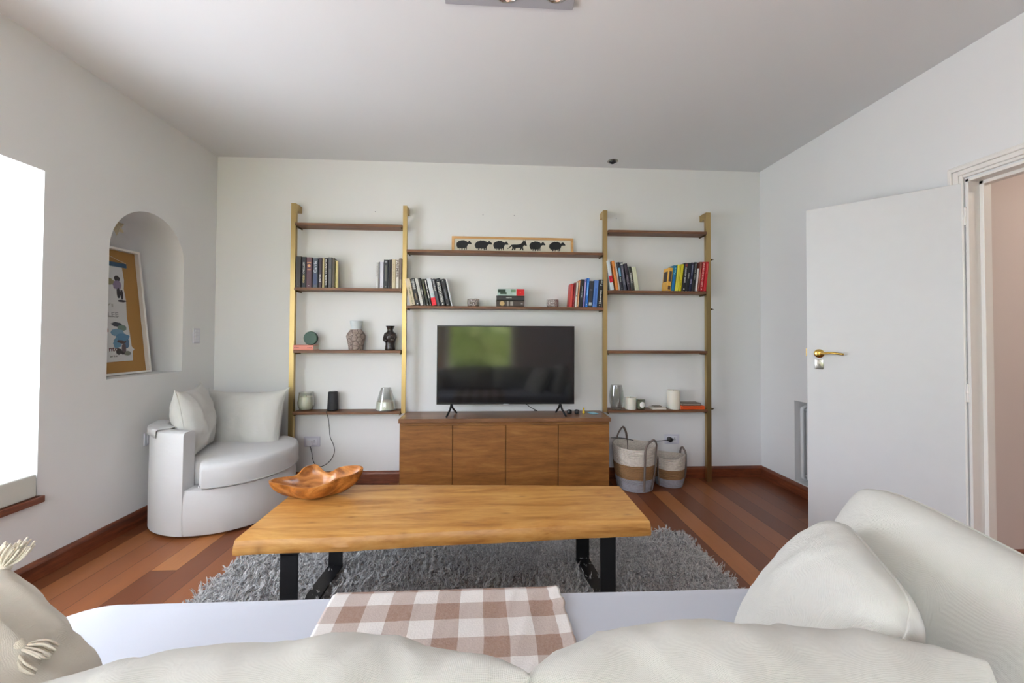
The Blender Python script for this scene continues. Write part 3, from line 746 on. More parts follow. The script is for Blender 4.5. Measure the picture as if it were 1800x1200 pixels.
def backcush(label, x0, x1, ztop, yc, th, seed, tilt=.16, fold=.012, prof=None):
    w = x1-x0; h = ztop-.46; bm = pillow_bm(w, h, th, 64, .02, seed, .007, .004)
    for v in bm.verts:
        # boxy crest plus broad soft folds
        x, y, z = v.co; u = x/(w/2)
        f = noise.fractal(Vector((x*3.2, y*3.2, seed)), 1, 2, 3)
        v.co.y += (fold*f + (prof(u) if prof else 0))*max(0, y/(h/2)+.2)
        dg = (x*.8+y*1.2+seed)*16
        kk = noise.noise(Vector((x*11+z*7+y*5, z*3-x*2, seed*2.3))); k2 = noise.noise(Vector((x*26-z*16, z*5+y*4, seed*5.1)))
        v.co.y += (max(0, y/(h/2))**2)*(.013*(abs(kk)**.8-.3)+.004*k2)*(1-abs(u)**6)
        v.co.z += .0055*math.sin(dg+3*noise.noise(Vector((x*4, y*4, seed))))*(1-abs(u)**4)
    o = obj('back_cushion', bm, M['cush'], None, 180)
    o.matrix_world = basis(((x0+x1)/2, yc, .46+h/2), (1, 0, 0), (0, -tilt, 1)); tag(o, label, 'cushion', 'large sofa back cushions'); return o
backcush('large ivory sofa back cushion, left of the pair in the foreground', -.66, .052, .80, .555, .27, 2, prof=lambda u: -.030*max(0, u-.25)**1.3-.035*max(0, -u-.1)**1.2+.0*u)
backcush('large ivory sofa back cushion, right of the pair in the foreground', .056, .700, .790, .562, .28, 5, prof=lambda u: -.012*abs(u+.2))
pillow('arm_cushion', 'long white cushion resting against the right arm of the sofa', (.965, .66, .580), (.05, 1, .12), (.36, .0, 1), .90, .44, .25, M['cush'], 11, None, pinch=-.01, corner=-.03, wr=.005)
tp = pillow('throw_pillow', 'ivory pillow with a pointed top corner standing in front of the long cushion', (.69, .84, .605), (-.453, -.891, 0), (.42, -.08, .66), .41, .41, .17, M['cush'], 14, None, pinch=-.01, corner=-.025, wr=.005)
lp = pillow('tassel_pillow', 'beige linen pillow with cream yarn tassels at the left end of the sofa', (-.795, .622, .625), (.12, -.99, 0), (-.53, 0, .85), .44, .38, .19, M['linen'], 17, None, pinch=-.01, corner=-.006, wr=.009)
def tassel(parent, p, d, L=.075, seed=0):
    bm = bmesh.new(); d = Vector(d).normalized(); p = Vector(p); rnd = random.Random(seed)
    bmesh.ops.create_uvsphere(bm, u_segments=14, v_segments=10, radius=.013, matrix=Matrix.Translation(p+d*.012))
    a = d.orthogonal().normalized(); b = d.cross(a)
    for k in range(34):
        an = rnd.uniform(0, 2*PI); sp = rnd.uniform(.1, 1)
        q = p+d*.016+(a*math.cos(an)+b*math.sin(an))*.006*sp; e = p+d*L*rnd.uniform(.85, 1.05)+(a*math.cos(an)+b*math.sin(an))*.024*sp
        mid = (q+e)/2+(a*math.cos(an)+b*math.sin(an))*.008*sp
        tube(bm, spline([q, mid, e], 3), .0019, 5)
    obj('tassel', bm, cloth('tassel_yarn', srgb(226, 216, 196), 200, .3, 0), parent, 180)['label'] = 'cream yarn corner tassel'
mi = lp.matrix_world.inverted(); dn = lambda v: (mi.to_3x3() @ Vector(v))
tassel(lp, (-.205, .178, 0), dn((.35, .25, .7)), .058, 1)
q_ = min((mi @ at(14, 1132, Y=.45+.01*k) for k in range(40)), key=lambda p: abs(p.z+.088))
tassel(lp, q_, dn((.45, .15, -.45)), .060, 2)

# checked throw lying over the seat
bm = bmesh.new(); nx, ny = 80, 90; uvl = bm.loops.layers.uv.new('UVMap'); G = {}; UVC = {}
for i in range(nx+1):
    for j in range(ny+1):
        u = i/nx; s = j/ny*.86         # s: distance from the drop in front towards the sofa back
        x = -.455+u*.685+.010*noise.noise(Vector((s*5, 2, 0)))
        fr = .085
        if s < fr: y, z = 1.264, .455-(fr-s)
        else: y, z = 1.259-(s-fr), .4535
        if 0 <= s-fr < .02: z -= .010*(1-(s-fr)/.02)
        wv = 0.0013*(1+noise.noise(Vector((x*14+s*5, s*9, 3))))+.003*max(0, noise.noise(Vector((x*30+s*10, s*6, 9))))
        if s >= fr: z += wv
        if u > .93: z += .005*(u-.93)/.07*(1+noise.noise(Vector((s*22, 0, 0)))); x += .008*noise.noise(Vector((s*26, 5, 0)))-(u-.93)*.15
        G[i, j] = bm.verts.new((x, y, z)); UVC[i, j] = (u*.70+.02, s+.045)
for i in range(nx):
    for j in range(ny):
        f = bm.faces.new((G[i, j], G[i+1, j], G[i+1, j+1], G[i, j+1]))
        for l, k in zip(f.loops, ((i, j), (i+1, j), (i+1, j+1), (i, j+1))): l[uvl].uv = UVC[k]
o = obj('checked_throw', bm, M['check'], None, 180); o.modifiers.new('t', 'SOLIDIFY').thickness = .0025
tag(o, 'brown and white checked cotton throw spread over the sofa seat', 'blanket')
#SPLIT
# ------------------------------------------------------------------ shelf unit
SY0, SY1 = 3.325, D-.004
su = thing('ladder_shelf_unit', 'wide brass ladder shelf unit with walnut shelves against the back wall', 'shelving', (.15, 3.40, 0))
sl = Vector((.15, 3.40, 0))
UP = [(-1.603, -1.566, 0.0), (-.711, -.678, .592), (.959, .993, .592), (1.853, 1.892, 0.0)]
for (a, b, z0) in UP:
    bm = bmesh.new(); pts = [(3.345, z0), (3.378, z0), (3.378, 2.238), (D-.002, 2.238), (D-.002, 2.292), (3.345, 2.292)]
    poly_prism(bm, [(y-3.4, z) for y, z in pts], lambda u, v, d: (d-.15, u, v), a, b)
    bmesh.ops.bevel(bm, geom=[e for e in bm.edges if e.calc_length() > .02 and len(e.link_faces) == 2 and e.calc_face_angle(0) > .8], offset=.0015, segments=1, affect='EDGES')
    obj('upright', bm, M['brass'], su)
SEC = {'L': (-1.565, -.712), 'M': (-.677, .958), 'R': (.994, 1.852)}
ZS = {'L': (2.130, 1.608, 1.104, .611), 'M': (1.928, 1.469), 'R': (2.122, 1.612, 1.106, .611)}
for k, (a, b) in SEC.items():
    for z in ZS[k]:
        bm = bmesh.new(); box(bm, a+.002-.15, b-.002-.15, SY0-3.4, SY1-3.4, z-.022, z-.0005, .0015, 1)
        o = obj('shelf', bm, M['shelf'], su)
        for e in (a+.006, b-.012): obj('shelf_bracket', bxm(e-.15, e+.006-.15, 3.34-3.4, 3.44-3.4, z-.034, z-.0225), M['dbrass'], o)
for z in (1.888, 1.462, .611):
    bm = bmesh.new(); box(bm, 1.893-.15, 1.912-.15, 3.352-3.4, 3.366-3.4, z-.006, z+.006, .001, 1); box(bm, 1.905-.15, 1.925-.15, 3.358-3.4, 3.362-3.4, z-.002, z+.002)
    obj('side_bracket', bm, M['dbrass'], su)

# ------------------------------------------------------------------ cabinet
CY = 3.125; CZ = .59
cx0, cx1 = at(700, 790, Y=CY).x, at(1073.5, 790, Y=CY).x
co_ = Vector(((cx0+cx1)/2, 3.28, 0)); hw = (cx1-cx0)/2
cb_ = thing('television_cabinet', 'low wooden media cabinet with four flat doors under the television', 'cabinet', co_)
obj('carcass', bxm(-hw+.004, hw-.004, CY+.022-3.28, 3.428-3.28, .0, CZ-.032, .002, 1), M['cab'], cb_)
obj('top_board', bxm(-hw-.001, hw+.001, CY-3.28-.004, 3.43-3.28, CZ-.030, CZ, .002, 1), M['cabtop'], cb_)
dx = [at(x, 800, Y=CY).x-co_.x for x in (703, 795.5, 889, 981.5, 1071.5)]
for a, b in zip(dx, dx[1:]):
    obj('door', bxm(a+.0025, b-.0025, CY-3.28, CY+.02-3.28, .035, CZ-.054, .002, 1), M['cab'], cb_)
obj('plinth', bxm(-hw+.02, hw-.02, CY+.012-3.28, CY+.02-3.28, 0, .03), M['cab'], cb_)

# ------------------------------------------------------------------ television
TX0, TX1, TZ0, TZ1, TY = -.415, .694, .677, 1.307, 3.25
tv = thing('television', 'large flat black television standing on the wooden cabinet, garden mirrored in its screen', 'television', ((TX0+TX1)/2, TY, CZ))
w2 = (TX1-TX0)/2
bm = bmesh.new(); box(bm, -w2, w2, 0, .022, TZ0-CZ, TZ1-CZ, .003, 2); bz = .008
obj('frame', bm, M['blackp'], tv)
obj('screen', bxm(-w2+bz, w2-bz, -.0012, .001, TZ0-CZ+.014, TZ1-CZ-bz), M['screen'], tv)
obj('rear_housing', bxm(-w2*.72, w2*.72, .022, .055, TZ0-CZ+.04, TZ1-CZ-.16, .012, 3), M['blackp'], tv)
obj('logo_strip', bxm(-.022, .022, -.002, .002, TZ0-CZ-.005, TZ0-CZ+.003), M['grey'], tv)
for px_, s in ((793.5, -1), (985, 1)):
    ax = at(px_, 712, Y=TY).x-(TX0+TX1)/2
    bm = bmesh.new()
    tube(bm, [(ax+.03*s, -.085, .006), (ax+.008*s, -.03, .05), (ax, .008, TZ0-CZ+.004)], [.008, .008, .009], 8)
    tube(bm, [(ax-.028*s+.006, .085, .006), (ax-.004*s, .04, .055), (ax, .012, TZ0-CZ+.002)], [.008, .008, .009], 8)
    obj('foot', bm, M['blackp'], tv, 60)
bm = bmesh.new(); P = [at(924, 709, Y=3.29), at(933, 716, Y=3.32), at(944, 721.5, Y=3.38), Vector((at(944, 721.5, Y=3.38).x-.02, 3.42, CZ+.006))]
tube(bm, spline([p-Vector(((TX0+TX1)/2, TY, CZ)) for p in P], 5), .003, 6); obj('power_lead', bm, M['blackp'], tv, 60)

# ------------------------------------------------------------------ lettering
_fonts = {}
def text_mesh(body, size=1.0, bold=False):
    k = (body, bold)
    if k not in _fonts:
        c = bpy.data.curves.new('t', 'FONT'); c.body = body; c.size = 1; c.offset = .02 if bold else 0; c.resolution_u = 2
        o = bpy.data.objects.new('t', c); COL.objects.link(o); bpy.context.view_layer.update()
        me = bpy.data.meshes.new_from_object(o.evaluated_get(bpy.context.evaluated_depsgraph_get()))
        vs = [tuple(v.co) for v in me.vertices]; fs = [tuple(p.vertices) for p in me.polygons]
        bpy.data.objects.remove(o); bpy.data.curves.remove(c); bpy.data.meshes.remove(me); _fonts[k] = (vs, fs)
    return _fonts[k]
def text_bm(body, length, height, to3, bold=False):
    vs, fs = text_mesh(body, bold=bold); x0 = min(v[0] for v in vs); x1 = max(v[0] for v in vs); y0 = min(v[1] for v in vs); y1 = max(v[1] for v in vs)
    bm = bmesh.new(); V_ = [bm.verts.new(to3((v[0]-x0)/(x1-x0)*length, (v[1]-y0)/(y1-y0)*height-height/2)) for v in vs]
    for f in fs:
        try: bm.faces.new([V_[i] for i in f])
        except ValueError: pass
    return bm
def ink(c): return plain('print_ink', c, .6)
def cov(c, r=.45): return plain('book_cover', c, r)

# ------------------------------------------------------------------ books
BW = .0
def book(th, h, dp, col, label, group, loc, rot, spine=None, front=None, pagec=None):
    """spine towards local -y, thickness along x, height along z; origin bottom centre of the spine"""
    t = thing('book', label, 'book', loc, rot, group); t.rotation_mode = 'XYZ'
    bm = bmesh.new(); c = .0022; x0, x1 = -th/2, th/2
    pts = [(x0, dp), (x0, .003), (x0+.003, 0), (x1-.003, 0), (x1, .003), (x1, dp), (x1-c, dp), (x1-c, c+.001), (x0+c, c+.001), (x0+c, dp)] if th > .009 else [(x0, dp), (x0, 0), (x1, 0), (x1, dp), (x1-.001, dp), (x1-.001, .001), (x0+.001, .001), (x0+.001, dp)]
    poly_prism(bm, pts, lambda u, v, d: (u, v, d), 0, h); cv = obj('cover', bm, cov(col), t)
    i = c if th > .009 else .001
    obj('pages', bxm(x0+i, x1-i, i+.001, dp-.003, .002, h-.003), M['page'] if pagec is None else plain('book_pages', pagec, .9), t)
    for s in (spine or []):
        kind = s[0]
        if kind == 'T':      # ('T', text, z_top(frac), z_bottom(frac), width(frac), colour, dir)
            _, body, f1, f0, wf, cc, dr = s; L = (f1-f0)*h; W_ = th*wf
            if dr > 0: bm = text_bm(body, L, W_, lambda a, b: (b, -.0007, f1*h-a), True)
            else: bm = text_bm(body, L, W_, lambda a, b: (-b, -.0007, f0*h+a), True)
            obj('spine_title', bm, ink(cc), t)
        elif kind == 'B':    # colour block
            _, f1, f0, wf, cc = s; obj('spine_panel', bxm(-th*wf/2, th*wf/2, -.0005, .0004, f0*h, f1*h), ink(cc), t)
        elif kind == 'D':    # dot / emblem
            _, f, r, cc = s; bm = lth([(0, 0), (r, 0), (r*.9, .0004), (0, .0004)], 14, Matrix.Translation((0, -.0002, f*h)) @ Matrix.Rotation(PI/2, 4, 'X')); obj('spine_emblem', bm, ink(cc), t)
    if front: front(t, x0, x1, h, dp)
    return t
W_ = srgb(225, 224, 218); BK = srgb(26, 26, 29)
def row(zs, items, theta, group, yf=3.33, dpt=.105):
    """items: (px0, px1 at the foot of the spine, top pixel, foot pixel, colour, label, spine marks[, rotz])"""
    th_ = math.radians(theta); prev = None
    for it in items:
        p0, p1, ty, by, col, label, sp = it[:7]; rz = it[7] if len(it) > 7 else 0; fr = it[8] if len(it) > 8 else None
        y = yf+random.uniform(0, .006)
        X0, X1 = at(p0, by, Y=yf).x, at(p1, by, Y=yf).x
        if prev is not None: X0 = max(X0, prev+.0006)
        H = (at(p0, ty, Y=yf).z-zs)
        th = max(.004, (X1-X0)*math.cos(th_)-.0006); prev = X1
        h = max(.1, (H-abs(math.sin(th_))*th)/math.cos(th_))
        cxx = (X0+X1)/2
        # lift so that the lower corner just touches the shelf
        lift = abs(math.sin(th_))*th/2+.0004
        book(th, h, min(dpt, D-.008-y), col, label, group, (cxx, y, zs+lift), (0, th_, math.radians(rz)), sp, fr)
g = 'books at the left end of the left bookshelf'
Z = ZS['L'][1]
def fcov9(t, x0, x1, h, dp):
    obj('front_panel', bxm(x1-.0004, x1+.0006, .004, dp-.004, .01, h-.012), ink(srgb(206, 198, 172)), t)
    obj('front_picture', bxm(x1+.0005, x1+.0011, .010, dp-.010, .02, h-.02), ink(srgb(92, 76, 46)), t)
def fcov10(t, x0, x1, h, dp):
    for (f1, tx, L) in ((.80, 'GUERRA', .055), (.70, 'REALES', .06)):
        obj('cover_title', text_bm(tx, L, .013, lambda a, b: (x1+.0006, .02+a, f1*h+b), True), ink(srgb(76, 58, 30)), t)
    bm = bmesh.new()
    pts = [(.03, .2), (.045, .26), (.05, .34), (.062, .42), (.072, .36), (.085, .33), (.082, .24), (.07, .22), (.066, .27), (.055, .2)]
    poly_prism(bm, [(a, b*h) for a, b in pts], lambda u, v, d: (d, u, v), x1, x1+.0006); obj('cover_picture', bm, ink(srgb(72, 52, 34)), t)
row(Z, [
 (518.5, 528, 450, 502, srgb(50, 46, 46), 'thick plain charcoal hardback, first at the far left of the left bookshelf', [('D', .05, .002, W_)]),
 (529, 537, 451, 502, srgb(34, 34, 40), 'black book with white and gold lettering second from the left upright', [('T', 'LETTERO', .82, .45, .35, W_, 1), ('T', 'NEGRO', .42, .15, .4, srgb(220, 200, 130), 1)]),
 (537.6, 547.5, 452, 502.3, srgb(86, 56, 66), 'maroon book with an orange portrait emblem on its spine', [('D', .72, .012, srgb(214, 160, 116)), ('B', .84, .81, .7, srgb(200, 150, 110)), ('B', .60, .58, .6, srgb(200, 150, 110)), ('D', .06, .003, W_)]),
 (549, 558, 453.5, 502.5, srgb(78, 86, 98), 'grey blue book with white script, right of the maroon one', [('T', 'Carrie', .9, .5, .6, srgb(200, 206, 214), -1), ('B', .47, .1, .6, srgb(72, 84, 116)), ('D', .05, .003, W_)]),
 (559.2, 564.8, 453, 502.5, srgb(70, 58, 68), 'dusty plum slim book with white script near its foot', [('T', 'Jane', .45, .18, .7, W_, -1)]),
 (566, 569.6, 453.5, 503, srgb(196, 184, 140), 'very slim cream book between plum and black ones', []),
 (570.2, 575.2, 453.5, 503, BK, 'black slim book with large white lettering, beside a dark grey one', [('T', 'BLANCO NIETO', .95, .08, .55, W_, 1)]),
 (576, 582.5, 452, 503, srgb(76, 76, 80), 'dark grey book left of the two with visible front covers', [('B', .62, .1, .5, srgb(104, 104, 108))], 5),
 (583.3, 587.5, 453.5, 503.2, srgb(84, 74, 64), 'slim dark book angled to show a brown framed front cover', [], 8, fcov9),
 (589.5, 594.0, 458, 503.5, srgb(214, 200, 140), 'pale yellow book turned to show its front cover and title', [], 24, fcov10)], 0, g)
g = 'books at the right end of the left bookshelf'
row(Z, [
 (660.3, 664.8, 461, 504, srgb(206, 206, 204), 'white slim book, leftmost beside the empty part of the left bookshelf', [('D', .06, .002, BK), ('T', 'POEMAS', .85, .45, .35, srgb(90, 90, 90), 1)]),
 (665.2, 667, 460, 504, srgb(122, 122, 124), 'very thin grey booklet between two whitish books', []),
 (667.3, 673.8, 460, 504, srgb(206, 204, 214), 'pale lilac white book left of the thick black one', [('D', .06, .002, srgb(140, 140, 150))]),
 (674.2, 681.8, 456.5, 504, srgb(40, 40, 46), 'thick black book with a faint grey spine panel', [('B', .8, .25, .25, srgb(110, 108, 100)), ('B', .96, .9, .5, srgb(150, 150, 155)), ('D', .05, .0025, W_)]),
 (682.2, 684.8, 456.5, 504, srgb(72, 72, 78), 'thin dark grey book right of the thick black one', [('D', .05, .002, W_)]),
 (685.2, 688.0, 456, 504, srgb(58, 54, 56), 'thin blackish brown book left of the cream ones', [('D', .05, .002, W_)]),
 (688.3, 694.8, 456, 504, srgb(206, 192, 160), 'cream beige book with faint lettering, near the inner upright', [('T', 'LAS VENAS', .85, .2, .35, srgb(176, 158, 118), 1)]),
 (695.2, 700.8, 455, 504, srgb(222, 216, 208), 'whitish book with tall brown lettering', [('T', 'PREMIER', .96, .36, .75, srgb(110, 90, 84), 1)]),
 (701.2, 705.8, 454, 504, srgb(112, 96, 86), 'brownish grey book touching the inner left upright', [('B', .3, .02, .8, srgb(150, 140, 120))])], 0, g)
g = 'leaning books at the left end of the middle bookshelf'
Z = ZS['M'][1]
def fcov11(t, x0, x1, h, dp):
    obj('front_panel', bxm(x1-.0004, x1+.0006, .002, dp-.003, .004, h-.004), ink(srgb(156, 164, 146)), t)
    bm = bmesh.new(); poly_prism(bm, [(.012, .004), (.1, .004), (.1, .07), (.075, .10), (.07, .15), (.06, .10), (.03, .06)], lambda u, v, d: (d, u, v), x1, x1+.001); obj('cover_picture', bm, ink(srgb(60, 108, 116)), t)
row(Z, [
 (721, 730.3, 488.5, 536.5, srgb(206, 190, 162), 'cream leaning paperback, first beside the inner left upright', [('T', 'TRAMAS VIVAS', .7, .1, .25, srgb(110, 120, 60), 1), ('D', .05, .0035, BK)]),
 (731, 738, 488.5, 536.7, BK, 'black leaning book with bold white title at the top', [('T', 'TOWRE', .97, .6, .75, W_, 1), ('B', .45, .2, .3, srgb(130, 116, 90)), ('D', .06, .0055, W_)]),
 (739, 744.8, 489, 536.8, srgb(196, 194, 188), 'light grey leaning book between black ones', [('T', 'VIDAS', .85, .5, .3, srgb(150, 150, 148), 1)]),
 (745.4, 749, 488.5, 537, srgb(38, 38, 38), 'narrow black leaning book right of the light grey one', [('T', 'Alma', .6, .4, .6, W_, 1)]),
 (749.6, 754.4, 490, 537, srgb(46, 48, 34), 'olive black leaning book with dull spine print', [('B', .8, .4, .4, srgb(86, 88, 48)), ('D', .05, .003, W_)]),
 (755, 758.8, 489.8, 537, srgb(24, 24, 24), 'narrow black leaning book with two white spine bars', [('B', .95, .62, .45, W_), ('B', .57, .28, .45, W_), ('D', .05, .003, W_)]),
 (759.6, 767.6, 488, 537.3, srgb(206, 210, 214), 'pale leaning book with a bright red lower spine', [('B', .29, .0, 1.0, srgb(224, 28, 48)), ('B', .45, .3, .6, srgb(184, 208, 208)), ('D', .1, .003, W_)]),
 (768.4, 773.6, 489.5, 537, srgb(70, 72, 80), 'dark slate leaning book right of the red footed one', [('T', 'Noches', .95, .55, .4, W_, 1)]),
 (774.4, 783, 488.5, 537.5, srgb(26, 26, 32), 'thick black leaning book with long bold white lettering', [('T', 'MAGDITA NOMIA', .86, .12, .62, W_, 1), ('D', .05, .006, W_), ('D', .93, .005, srgb(140, 150, 160))]),
 (784, 791, 489.5, 537.5, srgb(28, 26, 32), 'black leaning book with faint grey title, last dark one', [('B', .62, .25, .3, srgb(110, 112, 120)), ('D', .93, .004, W_), ('D', .05, .003, W_)]),
 (793.6, 796.4, 490.5, 537.5, srgb(214, 218, 216), 'thin white leaning book showing a misty cover with teal shape', [], 14, fcov11)], -12.5, g)
g = 'leaning books at the right end of the middle bookshelf'
def fred(t, x0, x1, h, dp): pass
row(Z, [
 (1000.5, 1006.2, 498.5, 539, srgb(176, 36, 34), 'bright red slanted book, leftmost of the right hand row under the sheep shelf', [('B', .95, .05, .3, srgb(206, 86, 76))]),
 (1006.8, 1009.4, 496.5, 539, srgb(130, 16, 32), 'narrow crimson slanted book beside the bright red one', [('D', .08, .002, W_)]),
 (1010.4, 1014, 496, 539, srgb(222, 214, 200), 'white slanted book with a black dot on its spine', [('D', .45, .0042, BK)]),
 (1014.4, 1017.4, 492.5, 539.2, srgb(186, 108, 52), 'orange brown slanted book with a pale edge', [('B', .97, .03, .35, srgb(240, 206, 160))]),
 (1018, 1024, 490.5, 539.3, srgb(20, 22, 28), 'black slanted book left of the blue ones', [('T', 'Rimas', .75, .35, .35, srgb(170, 180, 190), -1)]),
 (1024.6, 1027.6, 491, 539.3, srgb(120, 110, 170), 'thin violet white slanted book', [('B', .9, .2, .4, srgb(200, 180, 214))]),
 (1028.4, 1033, 488.5, 539.3, srgb(44, 116, 206), 'vivid blue slanted book, tallest of the blues', [('B', .85, .4, .4, srgb(120, 180, 236)), ('D', .1, .004, W_)]),
 (1033.8, 1040.6, 493.5, 539.4, srgb(44, 48, 58), 'dark slate slanted book with a white square label at its foot', [('B', .18, .06, .75, srgb(190, 196, 200)), ('B', .68, .64, .6, srgb(120, 122, 126))]),
 (1041.6, 1049.6, 492, 539.4, srgb(86, 128, 198), 'soft blue thick slanted book with plain spine', [('B', .7, .1, .35, srgb(60, 102, 180))]),
 (1050.4, 1057.6, 491, 539.5, srgb(22, 24, 28), 'black slanted book with white script, against the inner right upright', [('T', 'Numerate', .62, .13, .5, W_, -1), ('T', 'Poe', .97, .78, .5, srgb(180, 186, 186), -1), ('D', .06, .004, srgb(230, 180, 150))])], 4.5, g)
g = 'leaning books at the left end of the right bookshelf'
Z = ZS['R'][1]
row(Z, [
 (1074.2, 1080.2, 457.5, 507.3, srgb(206, 216, 222), 'pale blue white leaning book with a red square on its spine', [('B', .49, .26, 1.0, srgb(198, 22, 48)), ('B', .42, .40, .8, W_)]),
 (1083.2, 1087.6, 458, 507.4, srgb(222, 138, 58), 'orange leaning book with brown smudges', [('B', .8, .5, .3, srgb(160, 84, 30))]),
 (1088.2, 1090.8, 461, 507.5, srgb(222, 212, 200), 'thin cream leaning book beside the orange one', []),
 (1091.6, 1096.4, 460.5, 507.5, srgb(24, 28, 42), 'navy leaning book with a light blue spine panel', [('B', .8, .5, .75, srgb(112, 170, 206)), ('T', 'Ana', .48, .3, .4, W_, 1), ('D', .07, .003, W_)]),
 (1097.2, 1102.4, 460.5, 507.5, srgb(64, 66, 80), 'slate leaning book with a white band near its top', [('B', .95, .92, .8, W_), ('B', .85, .2, .15, srgb(150, 150, 164))]),
 (1104.4, 1109.6, 462.5, 507.6, srgb(52, 42, 54), 'dark plum leaning book left of the shorter ones', [('T', 'Raul', .55, .25, .5, srgb(150, 140, 150), 1)]),
 (1110.6, 1116, 468, 507.6, srgb(44, 46, 40), 'short dark olive leaning book with white script', [('T', 'Silencio', .75, .3, .5, W_, 1)]),
 (1117, 1124, 468.5, 507.8, srgb(208, 210, 178), 'short pale green cream leaning book, last of its row', [('D', .06, .002, BK)])], -8.5, g)
g = 'leaning books at the right end of the right bookshelf'
def fmust(t, x0, x1, h, dp):
    obj('rear_picture', bxm(x0-.0006, x0+.0004, .02, dp-.015, h*.40, h*.85), ink(srgb(52, 44, 46)), t)
row(Z, [
 (1172, 1179.2, 470, 508, srgb(220, 168, 66), 'mustard slanted book with a dark picture, leftmost of the colourful row', [('B', .85, .40, .62, srgb(62, 54, 58)), ('B', .22, .06, .6, srgb(86, 54, 40))], 0, fmust),
 (1180.2, 1185.8, 466, 508, srgb(16, 116, 150), 'teal blue slanted book', [('T', 'Patria', .92, .66, .5, srgb(150, 230, 236), -1), ('B', .6, .1, .4, srgb(20, 104, 180))]),
 (1187, 1192.6, 464.5, 508, srgb(222, 212, 70), 'lemon yellow slanted book beside the teal one', [('B', .95, .1, .15, srgb(176, 166, 60))]),
 (1193.2, 1197.8, 464, 508, srgb(204, 192, 24), 'deeper yellow slanted book beside the black ones', [('T', 'ANILLO', .4, .2, .5, srgb(120, 110, 30), -1)]),
 (1199, 1204.8, 461.8, 508, srgb(22, 20, 22), 'black slanted book with white lettering beside the yellow ones', [('T', 'DON AGOSTO', .85, .3, .45, W_, -1), ('B', .97, .88, .6, srgb(140, 60, 60)), ('D', .07, .005, W_)]),
 (1205.4, 1210.4, 461.8, 508, srgb(28, 30, 38), 'plain blackish slanted book between lettered black ones', [('T', 'ROSAS', .65, .45, .3, W_, -1)]),
 (1211, 1215.8, 461, 508, srgb(30, 34, 62), 'dark navy slanted book with pale print', [('B', .92, .55, .3, srgb(110, 116, 140)), ('T', 'NO', .42, .26, .5, srgb(180, 180, 220), -1)]),
 (1216.6, 1221.8, 460.3, 508, srgb(26, 28, 28), 'black slanted book with grey lettering by a thin white one', [('T', 'OJO VACIO', .95, .4, .5, srgb(170, 174, 170), -1)]),
 (1222.6, 1225.4, 471.5, 508, srgb(222, 214, 210), 'thin short white slanted book', []),
 (1226.2, 1229.8, 459.8, 508, srgb(140, 66, 52), 'brick brown slim slanted book', [('B', .9, .1, .3, srgb(200, 130, 110))]),
 (1230.6, 1235.8, 459.8, 508, srgb(180, 34, 40), 'red slanted book with large whitish lettering', [('T', 'LOS QUINTOS DE', .96, .16, .55, srgb(240, 200, 190), -1), ('D', .07, .004, W_)]),
 (1236.6, 1241.4, 459.8, 508, srgb(192, 20, 32), 'plain scarlet slanted book, last against the outer right upright', [('B', .95, .6, .3, srgb(226, 110, 100))])], 6.5, g)
# stack on the middle bookshelf
Z = ZS['M'][1]; g = 'stack of three books on the middle bookshelf'
def lying(p0, p1, z0, z1, col, label, spine, yf, dp, group):
    X0, X1 = at(p0, 525, Y=yf).x, at(p1, 525, Y=yf).x
    t = thing('book', label, 'book', ((X0+X1)/2, yf, z0+.0004), (0, 0, 0), group); w = (X1-X0)/2; h = z1-z0-.0008; c = .0025
    bm = bmesh.new(); poly_prism(bm, [(dp, 0), (.003, 0), (0, .003), (0, h-.003), (.003, h), (dp, h), (dp, h-c), (c, h-c), (c, c), (dp, c)], lambda u, v, d: (d, u, v), -w, w); obj('cover', bm, cov(col), t)
    obj('pages', bxm(-w+.003, w-.003, c+.001, dp-.003, c, h-c), M['page'], t)
    for s in spine: s(t, w, h)
    return t
def blk(f0, f1, g0, g1, c): return lambda t, w, h: obj('spine_panel', bxm(-w+2*w*f0, -w+2*w*f1, -.0006, .0004, h*g0, h*g1), ink(c), t)
def ttl(body, f0, f1, hf, c, g=.5): return lambda t, w, h: obj('spine_title', text_bm(body, 2*w*(f1-f0), h*hf, lambda a, b: (-w+2*w*f0+a, -.0009, h*g+b), True), ink(c), t)
def dsc(f, r, c): return lambda t, w, h: obj('spine_emblem', lth([(0, 0), (r, 0), (r*.9, .0005), (0, .0005)], 20, Matrix.Translation((-w+2*w*f, -.0003, h/2)) @ Matrix.Rotation(PI/2, 4, 'X')), ink(c), t)
yk = 3.33; z1 = Z+.0495; z2 = Z+.0495+.040; z3 = z2+.0565
lying(872.3, 921.5, Z, z1, srgb(62, 50, 44), 'brown book with a gold medallion spine, bottom of the stack of three', [dsc(.21, .020, srgb(190, 160, 110)), blk(.38, .45, .1, .9, srgb(150, 146, 136)), blk(.5, .6, .15, .85, srgb(160, 154, 146)), blk(.88, .95, .4, .55, srgb(180, 176, 172))], yk, .112, g)
lying(872.6, 921.8, z1, z2, srgb(28, 26, 28), 'black book with a small white title, middle of the stack of three', [ttl('PANDORA', .35, .55, .25, W_, .58)], yk, .112, g)
lying(874.5, 921.6, z2, z3, srgb(176, 200, 190), 'pale green book with red spine end, top of the stack of three', [blk(.70, 1.0, .0, 1.0, srgb(206, 22, 30)), blk(.02, .3, .45, .95, srgb(40, 62, 46)), blk(.1, .34, .2, .5, srgb(56, 80, 60)), blk(.5, .68, .5, .95, srgb(110, 140, 110)), dsc(.85, .006, srgb(230, 80, 70))], yk+.002, .11, g)
